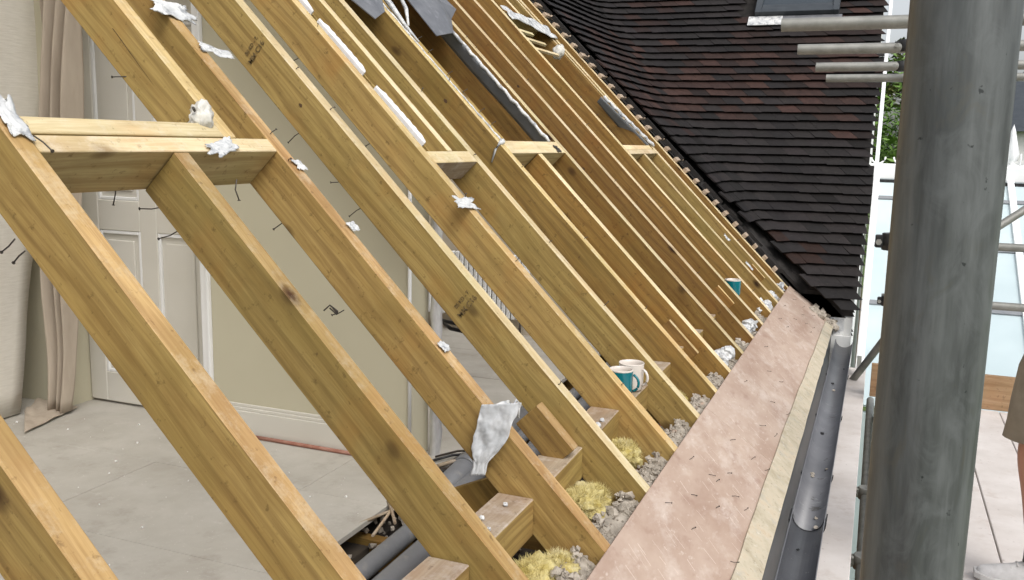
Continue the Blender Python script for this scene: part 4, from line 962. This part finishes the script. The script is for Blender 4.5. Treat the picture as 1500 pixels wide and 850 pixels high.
scrap(.30, 4.78, .06, .05, .03, 12, 'small white scrap near the foot of the far rafters')
scrap(1.37, 2.99, .04, .05, .006, 13, 'dark wire staple on the middle header', m='steel')
# hanging membrane on rafter 4
bm = B()
def P(u, v):
    a = Vector((-.335, .66, .345)); b = Vector((-.225, .66, .365))
    top_ = a.lerp(b, u); w_ = 1-.55*v
    c = Vector((-.335, .640, .165)); q = top_.lerp(c + (top_-a.lerp(b, .5))*w_*.75, v)
    return q + Vector((.007*noise.noise(Vector((u*1.5, v*3, 8))) + .004*noise.noise(Vector((u*6, v*9, 8))), .008*noise.noise(Vector((u*4, v*5, 3))) + .003*noise.noise(Vector((u*12, v*16, 3))), 0)) + Vector((.010*(u-.5)*noise.noise(Vector((3, v*3, 1)))*3, 0, 0))
sheet(bm, P, 26, 40, thick=.002)
tag(obj('membrane_flap', bm, 'flap'), 'large torn white membrane flap draped over the rafter near its foot', 'membrane')
bm = B()
def P(u, v): return rp(.455+.03*(v-.5)-.02*u, .66+.13*u, .006+.012*noise.noise(Vector((u*4, v*4, 5)))+.01*math.sin(u*3))
sheet(bm, P, 14, 8, thick=.002); tag(obj('membrane_scrap', bm, 'membrane'), 'white fold on top of the rafter holding the large flap', 'membrane')
bm = B(); tube(bm, [rp(.43, .775, .0), rp(.44, .80, .02), rp(.425, .805, .015), rp(.40, .80, -.01)], .003, 6); tag(obj('wire_loop', bm, 'membrane'), 'white wire loop beside the large membrane flap', 'wire')
# dirty plastic wad on the upper jack rafter
wad = empty('plastic_wad', rp(1.50, .50, .01)); tag(wad, 'dirty white plastic wad with a nail, stuck on the upper jack rafter', 'plastic wad')
bm = B(); lump(bm, rp(1.475, .475, .004), .042, .35, 4, 4, 3, squash=(.62, .75, 1.0)); obj('wad_body', bm, 'plaster_wad', wad, smooth=True)
bm = B(); c_ = rp(1.482, .445, .02); tube(bm, [c_, c_+Vector((.008, -.014, .006))], .004, 8); obj('nail', bm, 'steel', wad)
# wire knot on rafter 4 underside
bm = B(); base_ = Vector((-.775, .69, .548)); tube(bm, [base_ + Vector((-.02*math.sin(t*1.3)-.012*t*.3, -.01, -.012*math.cos(t*1.9))) for t in range(7)], .0022, 6); tag(obj('wire_knot', bm, 'steel'), 'twisted dark wire knot under the cracked rafter', 'wire')
# lead slates at the top
def slate(cx_s, y, lab, pts, h):
    t = empty('lead_slate', rp(cx_s, y, .02)); tag(t, lab, 'flashing', 'grey lead slates at the top edge')
    bm = B(); c = rp(cx_s, y, h)
    outer = [rp(a, b, n) for a, b, n in pts]
    vc = bm.verts.new(c); vo = [bm.verts.new(p) for p in outer]; vc2 = bm.verts.new(c-Vector((.003, 0, .003))); vo2 = [bm.verts.new(p-Vector((.003, 0, .003))) for p in outer]; n = len(outer)
    for i in range(n):
        bm.faces.new((vc, vo[i], vo[(i+1) % n])); bm.faces.new((vc2, vo2[i], vo2[(i+1) % n])); bm.faces.new((vo[i], vo[(i+1) % n], vo2[(i+1) % n], vo2[i]))
    obj('slate_sheet', bm, 'lead', t)
    bm = B(); q = rp(cx_s, y, h+.006)
    tube(bm, [q + Vector((.018*math.cos(a*.7), .02*math.sin(a*.7), .004*a*.3)) for a in range(9)], .005, 8); obj('sleeve_rim', bm, 'membrane', t)
slate(2.42, 2.22, 'grey lead slate pointing down over the upper rafters, left one', [(2.6, 1.98, .02), (2.24, 1.98, .015), (2.10, 2.06, .02), (2.16, 2.20, .03), (2.30, 2.35, .02), (2.62, 2.42, .02)], .05)
slate(2.36, 2.95, 'grey kite shaped lead slate over the middle window opening, right one', [(2.62, 2.70, .02), (2.32, 2.62, .03), (2.09, 2.62, .02), (2.14, 2.86, .03), (2.28, 3.05, .02), (2.38, 3.24, .03), (2.62, 3.20, .02)], .06)
bm = B(); tube(bm, [rp(2.33, 2.24, .02), rp(2.31, 2.34, .03), rp(2.25, 2.37, .02), rp(2.12, 2.36, .01), rp(2.02, 2.36, .008)], .008, 8, rs=[.006, .012, .014, .009, .004]); tag(obj('membrane_strip', bm, 'membrane'), 'twisted white membrane strip between the two lead slates', 'membrane')
bm = B(); tube(bm, [rp(2.13, 2.40, .01), rp(2.25, 2.52, .02), rp(2.40, 2.62, .02)], .008, 8, rs=[.005, .010, .008]); tag(obj('membrane_strip', bm, 'membrane'), 'twisted white membrane strip meeting the left edge of the kite shaped slate', 'membrane')
# membrane over the far opening
bm = B()
def P(u, v):
    y = YR[13]+.03 + u*(YR[15]-YR[13]-.02); s = 2.66 - .13*v - .05*u + .03*math.sin(u*6)*(v)
    return rp(s, y, .01+.015*noise.noise(Vector((u*5, v*3, 0))))
sheet(bm, P, 26, 8, thick=.003); tag(obj('membrane_sheet', bm, 'membrane'), 'pale membrane sheet across the head of the farthest window opening', 'membrane')
for i, s in enumerate((2.44, 2.36, 2.27)):
    bm = B(); rbox(bm, s, s+.022, YR[13]+.0245, YR[13]+.30+.10*i, -.02, -.004); tag(obj('cross_batten', bm, 'top_pale'), '%s short cross batten beneath the far membrane sheet' % ['upper', 'middle', 'lower'][i], 'batten', 'short battens in the farthest opening')
bm = B(); lump(bm, rp(2.31, 4.86, .0), .05, .35, 4, 3, 5, squash=(.8, 1.0, 1)); tag(obj('plastic_lump', bm, 'plaster_wad', smooth=True), 'round off white wad hanging in the farthest window opening', 'plastic wad')

# ------------------------------------------------------------ mugs
def mug(c, lab, body_, inner, rad=.043, h=.095, hang=.3, tilt=0):
    t = empty('mug', c); tag(t, lab, 'mug', 'mugs on the timber blocks')
    bm = B(); r = rad
    lathe(bm, [(0, .0), (r*.86, 0), (r*.93, .004), (r, .02), (r, h-.006)], c, 36, 0); obj('mug_body', bm, body_, t)
    bm = B(); lathe(bm, [(r, h-.006), (r+.0012, h-.002), (r-.0005, h), (r-.003, h-.002), (r-.0045, h-.012), (r-.005, .010), (0, .008)], c, 36); obj('mug_lining', bm, inner, t)
    bm = B(); lathe(bm, [(0, h*.45), (r-.0055, h*.45)], c, 36); obj('tea', bm, 'tea', t)
    bm = B(); d = Vector((math.cos(hang), math.sin(hang), 0)); pts = []
    for i in range(13):
        a = -1.25+2.5*i/12; pts.append(Vector(c) + d*(r-.004+.030*math.cos(a)) + Vector((0, 0, h*.52+.031*math.sin(a))))
    tube(bm, pts, .0048, 10); obj('mug_handle', bm, body_, t)
mug((-.248, 1.700, .118), 'teal mug with a white rim on the block past the foam backed rafter', 'teal', 'cream', hang=-.15)
mug((-.236, 1.800, .116), 'off white mug standing just behind the teal mug', 'cream', 'cream', hang=-.35, rad=.046, h=.100)
mug((-.215, 4.115, .118), 'far teal mug half hidden low between the distant rafters', 'teal', 'cream', hang=2.5, rad=.047, h=.10)

# ================================================================== PERSON on the scaffold
def skinmesh(name, joints, edges, mat_, parent=None, sub=2, root=0):
    me = bpy.data.meshes.new(name); me.from_pydata([j[0] for j in joints], edges, []); me.materials.append(MT[mat_])
    o = bpy.data.objects.new(name, me); link(o, parent)
    sk = o.modifiers.new('skin', 'SKIN'); sk.use_smooth_shade = True
    for i, j in enumerate(joints):
        r = j[1]; me.skin_vertices[0].data[i].radius = (r, r) if not isinstance(r, tuple) else r
        me.skin_vertices[0].data[i].use_root = (i == root)
    ss = o.modifiers.new('sub', 'SUBSURF'); ss.levels = sub; ss.render_levels = sub
    return o
PX, PY, D0 = 1.20, 2.02, DECK
SH = -.022
person = empty('person', (PX, PY, D0)); tag(person, 'person in khaki shorts, dark top and pale trainers standing at the right edge', 'person')
pm = person.matrix_basis
def L(x, y, z): return (x-PX, y-PY, z-D0)
ya, yb = PY+.16, PY-.14         # the two legs; facing -X
J = [(L(1.23, PY, .36), .115), (L(1.23, PY, .55), .11), (L(1.225, PY, .76), (.125, .13)), (L(1.22, PY, .84), .07), (L(1.205, PY, .93), .052), (L(1.19, PY, 1.00), .075), (L(1.18, PY, 1.09), .085), (L(1.185, PY, 1.16), .07),
     (L(1.21, ya-.03, .27), .085), (L(1.155, ya, -.06), .052), (L(1.185, ya, -.20), .05), (L(1.205, ya, -.42), .034), (L(1.20, ya, -.475), .030), (L(1.13, ya, -.510), .020), (L(1.08, ya, -.515), .015),
     (L(1.25, yb+.03, .27), .085), (L(1.28, yb, -.06), .052), (L(1.30, yb, -.20), .05), (L(1.32, yb, -.42), .034), (L(1.31, yb, -.475), .030), (L(1.25, yb, -.510), .020), (L(1.20, yb, -.515), .015),
     (L(1.225, ya+.02, .80), .06), (L(1.255, ya+.07, .55), .042), (L(1.25, ya+.08, .30), .032), (L(1.22, ya+.08, .19), .024), (L(1.21, ya+.08, .14), .030),
     (L(1.225, yb-.02, .80), .06), (L(1.27, yb-.07, .54), .042), (L(1.22, yb-.08, .30), .032), (L(1.18, yb-.08, .19), .024), (L(1.17, yb-.08, .14), .030)]
E_ = [(0, 1), (1, 2), (2, 3), (3, 4), (4, 5), (5, 6), (6, 7), (0, 8), (8, 9), (9, 10), (10, 11), (11, 12), (12, 13), (13, 14), (0, 15), (15, 16), (16, 17), (17, 18), (18, 19), (19, 20), (20, 21), (2, 22), (22, 23), (23, 24), (24, 25), (25, 26), (2, 27), (27, 28), (28, 29), (29, 30), (30, 31)]
skinmesh('body', J, E_, 'skin', person)
for (hx, hy, hz, dx, dz) in ((1.21, ya+.08, .14, -.15, -1), (1.17, yb-.08, .14, -.15, -1)):
    for f in range(4):
        l_ = [.062, .07, .066, .052][f]; yo = (f-1.5)*.018; b0 = Vector(L(hx, hy+yo, hz)); d = Vector((dx, 0, dz)).normalized(); dn = Vector((0, 0, -1)) if abs(dx) > .5 else Vector((-1, 0, 0))
        skinmesh('finger', [(b0, .010), (b0+d*(.03+l_*.3), .0095), (b0+d*(.03+l_*.65)+dn*.012, .009), (b0+d*(.03+l_*.85)+dn*.032, .0075)], [(0, 1), (1, 2), (2, 3)], 'skin', person, 1)
    b0 = Vector(L(hx, hy-.02, hz)); d = Vector((dx, 0, dz)).normalized()
    skinmesh('thumb', [(b0, .012), (b0+d*.025+Vector((0, -.025, 0)), .010), (b0+d*.05+Vector((0, -.035, 0)), .008)], [(0, 1), (1, 2)], 'skin', person, 1)
def tubeR(name, segs, m, parent, seg=26, wr=.0, cap=False):
    """segs: (center, rx, ry)"""
    bm = B(); rings = []
    for c, rx, ry in segs:
        c = Vector(c); rings.append([bm.verts.new(c + Vector((rx*math.cos(2*math.pi*k/seg)*(1+wr*noise.noise(Vector((k*.9, c.z*9, 1)))), ry*math.sin(2*math.pi*k/seg)*(1+wr*noise.noise(Vector((k*.9, c.z*9, 5)))), 0))) for k in range(seg)])
    for a, b in zip(rings, rings[1:]):
        for k in range(seg): bm.faces.new((a[k], a[(k+1) % seg], b[(k+1) % seg], b[k])).smooth = True
    if cap: bm.faces.new(rings[0]); bm.faces.new(rings[-1])
    o = obj(name, bm, m, parent, smooth=True); s_ = o.modifiers.new('solid', 'SOLIDIFY'); s_.thickness = .006; return o
tubeR('shorts', [((1.165, ya, .005), .105, .10), ((1.18, ya-.01, .14), .108, .105), ((1.20, ya-.03, .27), .115, .11), ((1.22, ya-.07, .36), .12, .12)], 'shorts', person, wr=.10)
tubeR('shorts', [((1.275, yb, .005), .105, .10), ((1.27, yb+.01, .14), .108, .105), ((1.25, yb+.03, .27), .115, .11), ((1.235, yb+.07, .36), .12, .12)], 'shorts', person, wr=.10)
tubeR('shorts', [((1.225, PY, .26), .128, .19), ((1.225, PY, .33), .132, .195), ((1.225, PY, .46), .125, .18)], 'shorts', person, wr=.05)
tubeR('shirt', [((1.225, PY, .36), .142, .20), ((1.225, PY, .50), .14, .185), ((1.225, PY, .66), .15, .20), ((1.22, PY, .78), .14, .215), ((1.215, PY, .85), .10, .16), ((1.212, PY, .88), .065, .075)], 'shirt', person, wr=.06)
def sleeve(a, b, m='shirt'):
    bm = B(); tube(bm, [a, (Vector(a)+Vector(b))/2, b], .07, 18, cap=False, rs=[.082, .072, .066]); o = obj('sleeve', bm, m, person, smooth=True); s_ = o.modifiers.new('solid', 'SOLIDIFY'); s_.thickness = .004
sleeve((1.222, ya-.02, .82), (1.250, ya+.055, .60)); sleeve((1.222, yb+.02, .82), (1.262, yb-.055, .60))
person.location.x += 0
# head details, facing -X
hx, hz = 1.18, 1.07
bm = B(); lump(bm, (hx+.012, PY, hz+.045), .098, .12, 6, 3, 2, squash=(.98, .84, .95)); 
bmesh.ops.delete(bm, geom=[v for v in bm.verts if v.co.x < hx-.045 and v.co.z < hz+.075], context='VERTS'); obj('hair', bm, 'hair', person, smooth=True)
for sy in (-1, 1):
    bm = B(); bmesh.ops.create_uvsphere(bm, u_segments=12, v_segments=8, radius=.012, matrix=Matrix.Translation((hx-.079, PY+sy*.031, hz+.01))); obj('eye', bm, 'eye', person, smooth=True)
    bm = B(); bmesh.ops.create_uvsphere(bm, u_segments=8, v_segments=6, radius=.006, matrix=Matrix.Translation((hx-.088, PY+sy*.031, hz+.01))); obj('pupil', bm, 'black', person)
    bm = B(); lump(bm, (hx+.01, PY+sy*.083, hz), .022, .15, 4, 2, 3, squash=(.7, .35, 1.2)); obj('ear', bm, 'skin', person, smooth=True)
bm = B(); tube(bm, [(hx-.083, PY, hz+.012), (hx-.098, PY, hz-.014), (hx-.086, PY, hz-.026)], .01, 10, rs=[.007, .013, .008]); obj('nose', bm, 'skin', person, smooth=True)
bm = B(); tube(bm, [(hx-.072, PY-.024, hz-.048), (hx-.082, PY, hz-.047), (hx-.072, PY+.024, hz-.048)], .005, 8); obj('mouth', bm, 'brick', person)
# trainers
for (ax, ay) in ((1.205, ya), (1.32, yb)):
    bm = B(); n_ = 14; rings = []
    prof = [(.085, .026, .060), (.070, .036, .085), (.03, .040, .100), (-.01, .040, .095), (-.05, .041, .072), (-.09, .044, .058), (-.13, .043, .048), (-.165, .034, .040), (-.185, .018, .028)]
    for dx, hw, hh in prof:
        ring = []
        for k in range(n_):
            a = 2*math.pi*k/n_; yy_ = hw*math.cos(a); zz = math.sin(a)
            z = D0+.018 + (hh*zz if zz > 0 else .0)
            ring.append(bm.verts.new((ax+dx, ay+yy_, z)))
        rings.append(ring)
    for a, b in zip(rings, rings[1:]):
        for k in range(n_): bm.faces.new((a[k], a[(k+1) % n_], b[(k+1) % n_], b[k])).smooth = True
    bm.faces.new(rings[0]); bm.faces.new(rings[-1]); sh = obj('trainer', bm, 'shoe', person, smooth=True)
    sb = sh.modifiers.new('sub', 'SUBSURF'); sb.levels = 2; sb.render_levels = 2
    bm = B(); rings = [[], []]
    for q, z in enumerate((D0+.002, D0+.026)):
        for sgn in (1, -1):
            pr2 = prof if sgn == 1 else prof[::-1]
            for dx, hw, hh in pr2: rings[q].append(bm.verts.new((ax+dx*1.04, ay+sgn*hw*1.08, z + (.010 if dx < -.16 else 0))))
    n2 = len(rings[0])
    for k in range(n2): bm.faces.new((rings[0][k], rings[0][(k+1) % n2], rings[1][(k+1) % n2], rings[1][k]))
    bm.faces.new(rings[0]); bm.faces.new(rings[1]); obj('sole', bm, 'sole', sh, bevel=.003)
    for q in range(4):
        bm = B(); x_ = ax-.035-.02*q; z_ = D0+.098-.011*q; tube(bm, [(x_, ay-.022, z_-.006), (x_, ay, z_), (x_, ay+.022, z_-.006)], .003, 6); obj('lace', bm, 'sole', sh)
    bm = B(); tube(bm, [(ax+.005, ay, D0+.09), (ax+.002, ay, D0+.16)], .042, 18, rs=[.044, .040]); obj('sock', bm, 'black', person, smooth=True)

person.location.x += SH
# ================================================================== BEYOND: conservatory, trees
cons = empty('conservatory', (2.2, 7.5, -5.5)); tag(cons, 'white framed conservatory with pale blue glazed roof behind the scaffold', 'conservatory')
def cp_(x, t, n=0): # roof plane, from eaves (Y=5.9,Z=-.95) to ridge (Y=9,Z=.72)
    d = Vector((0, 3.1, 1.67)); Ld = d.length; u = d/Ld; nn = Vector((0, -u.z, u.y)); return Vector((x, 5.9, -.95)) + u*t*Ld + nn*n
bays = [.52, 1.14, 1.76, 2.38, 3.0, 3.62, 4.24]
for i, (xa, xb) in enumerate(zip(bays, bays[1:])):
    bm = B(); a = cp_(xa+.03, 0); obox(bm, a, cp_(xb-.03, 0)-a, cp_(xa+.03, 1)-a, cp_(xa+.03, 0, .02)-a); obj('glazing_panel', bm, 'pale_poly', cons)
for x in bays:
    bm = B(); a = cp_(x-.03, -.01, -.02); obox(bm, a, cp_(x+.03, -.01, -.02)-a, cp_(x-.03, 1, -.02)-a, cp_(x-.03, -.01, .05)-a); obj('glazing_bar', bm, 'white_pvc', cons, bevel=.004)
for t in (.36, .62, .86):
    bm = B(); a = cp_(.5, t, .021); obox(bm, a, cp_(4.26, t, .021)-a, cp_(.5, t+.016, .021)-a, cp_(.5, t, .035)-a); obj('cross_bar', bm, 'grey_strip', cons)
bm = B(); box(bm, (.40, 8.92, .70), (4.3, 9.08, .86)); obj('ridge_cap', bm, 'white_pvc', cons, bevel=.01)
bm = B(); box(bm, (.40, 8.86, .63), (4.3, 8.92, .70)); obj('ridge_seal', bm, 'black', cons)
bm = B()
for x in [q*.22+.52 for q in range(17)]:
    tube(bm, [(x+.07*math.cos(a), 9.0, .93+.07*math.sin(a)) for a in [math.pi+math.pi*i/8 for i in range(9)]], .010, 6); tube(bm, [(x, 9, .86), (x, 9, .99)], .008, 6)
obj('ridge_cresting', bm, 'white_pvc', cons)
for x in (1.75, 4.2):
    bm = B(); lathe(bm, [(0.0, .42), (.02, .36), (.075, .12), (.06, .06), (.03, .03), (.05, 0)], (x, 9.0, .86), 4); obj('finial', bm, 'white_pvc', cons)
bm = B(); box(bm, (.5, 5.9, -5.5), (4.3, 5.96, -1.0)); box(bm, (4.24, 5.96, -5.5), (4.3, 9.0, -.9)); obj('side_wall', bm, 'pale_poly', cons)
def tree(name, c, rx, ry, rz, n, m, lab, size=.09, trunk=True, seed=0):
    random.seed(seed); t = empty(name, (c[0], c[1], -5.5)); tag(t, lab, 'tree' if trunk else 'hedge')
    bm = B(); c = Vector(c); cl = []
    for _ in range(26):
        a = Vector((random.gauss(0, 1), random.gauss(0, 1), random.gauss(0, 1))).normalized()*random.uniform(.35, .95); cl.append((Vector((a.x*rx, a.y*ry, a.z*rz)), random.uniform(.22, .42)))
    for _ in range(n):
        q, r = random.choice(cl); a = Vector((random.gauss(0, 1), random.gauss(0, 1), random.gauss(0, 1))).normalized()*random.uniform(.6, 1.0)*r*min(rx, rz)
        p = c+q+a; d1 = Vector((random.uniform(-1, 1), random.uniform(-1, 1), random.uniform(-.6, .6))).normalized()*size*random.uniform(.5, 1.2); d2 = d1.cross(Vector((random.uniform(-1, 1), random.uniform(-1, 1), 1)).normalized())*.55
        bm.faces.new([bm.verts.new(x) for x in (p-d1, p-d2*.6, p+d1, p+d2*.6)])
    obj('crown', bm, m, t)
    if trunk:
        bm = B(); tube(bm, [(c.x, c.y, -5.5), (c.x+.1, c.y, -2.5), (c.x, c.y, c.z)], .2, 12, rs=[.24, .17, .08])
        for _ in range(7):
            b = Vector((random.uniform(-.7, .7)*rx, random.uniform(-.7, .7)*ry, random.uniform(-.2, .6)*rz)); tube(bm, [(c.x, c.y, c.z-rz*.6), c+b*.5, c+b], .06, 7, rs=[.08, .05, .02])
        obj('trunk', bm, 'bark', t)
tree('garden_tree', (.2, 15.5, .6), 1.7, 1.4, 1.7, 9000, 'leaf', 'bright green tree seen in the slit left of the big upright tube', .10, seed=1)
tree('garden_tree', (4.2, 14.5, .3), 1.5, 1.4, 1.35, 8000, 'leaf_olive', 'olive green tree beyond the conservatory finial at the right', .10, seed=2)
tree('garden_tree', (-.4, 24, 2.9), 2.0, 2.0, 1.5, 7000, 'leaf_olive', 'darker distant tree above the tubes in the slit', .14, seed=3)
tree('garden_tree', (8.5, 19, 0.2), 2.2, 2.0, 1.7, 7000, 'leaf', 'green tree far to the right behind the scaffold', .13, seed=4)
hs_ = empty('neighbour_house', (7, 30, -5.5)); tag(hs_, 'white rendered neighbouring house far beyond the conservatory', 'house')
bm = B(); box(bm, (2.5, 29, -5.5), (12, 36, 1.6)); obj('house_walls', bm, 'render', hs_)
bm = B(); a = [(2.2, 28.7, 1.6), (12.3, 28.7, 1.6), (12.3, 36.3, 1.6), (2.2, 36.3, 1.6), (4.6, 32.5, 3.6), (9.9, 32.5, 3.6)]; v = [bm.verts.new(q) for q in a]
for q in ((0, 1, 5, 4), (1, 2, 5), (2, 3, 4, 5), (3, 0, 4), (3, 2, 1, 0)): bm.faces.new([v[i] for i in q])
obj('house_roof', bm, 'frame_dark', hs_)
for x in (3.6, 6.4, 9.2):
    bm = B(); box(bm, (x, 28.95, -.6), (x+1.2, 28.99, .7)); w_ = obj('window', bm, 'white_pvc', hs_); bm = B(); box(bm, (x+.1, 28.92, -.5), (x+1.1, 28.948, .6)); obj('pane', bm, 'glassdark', w_)
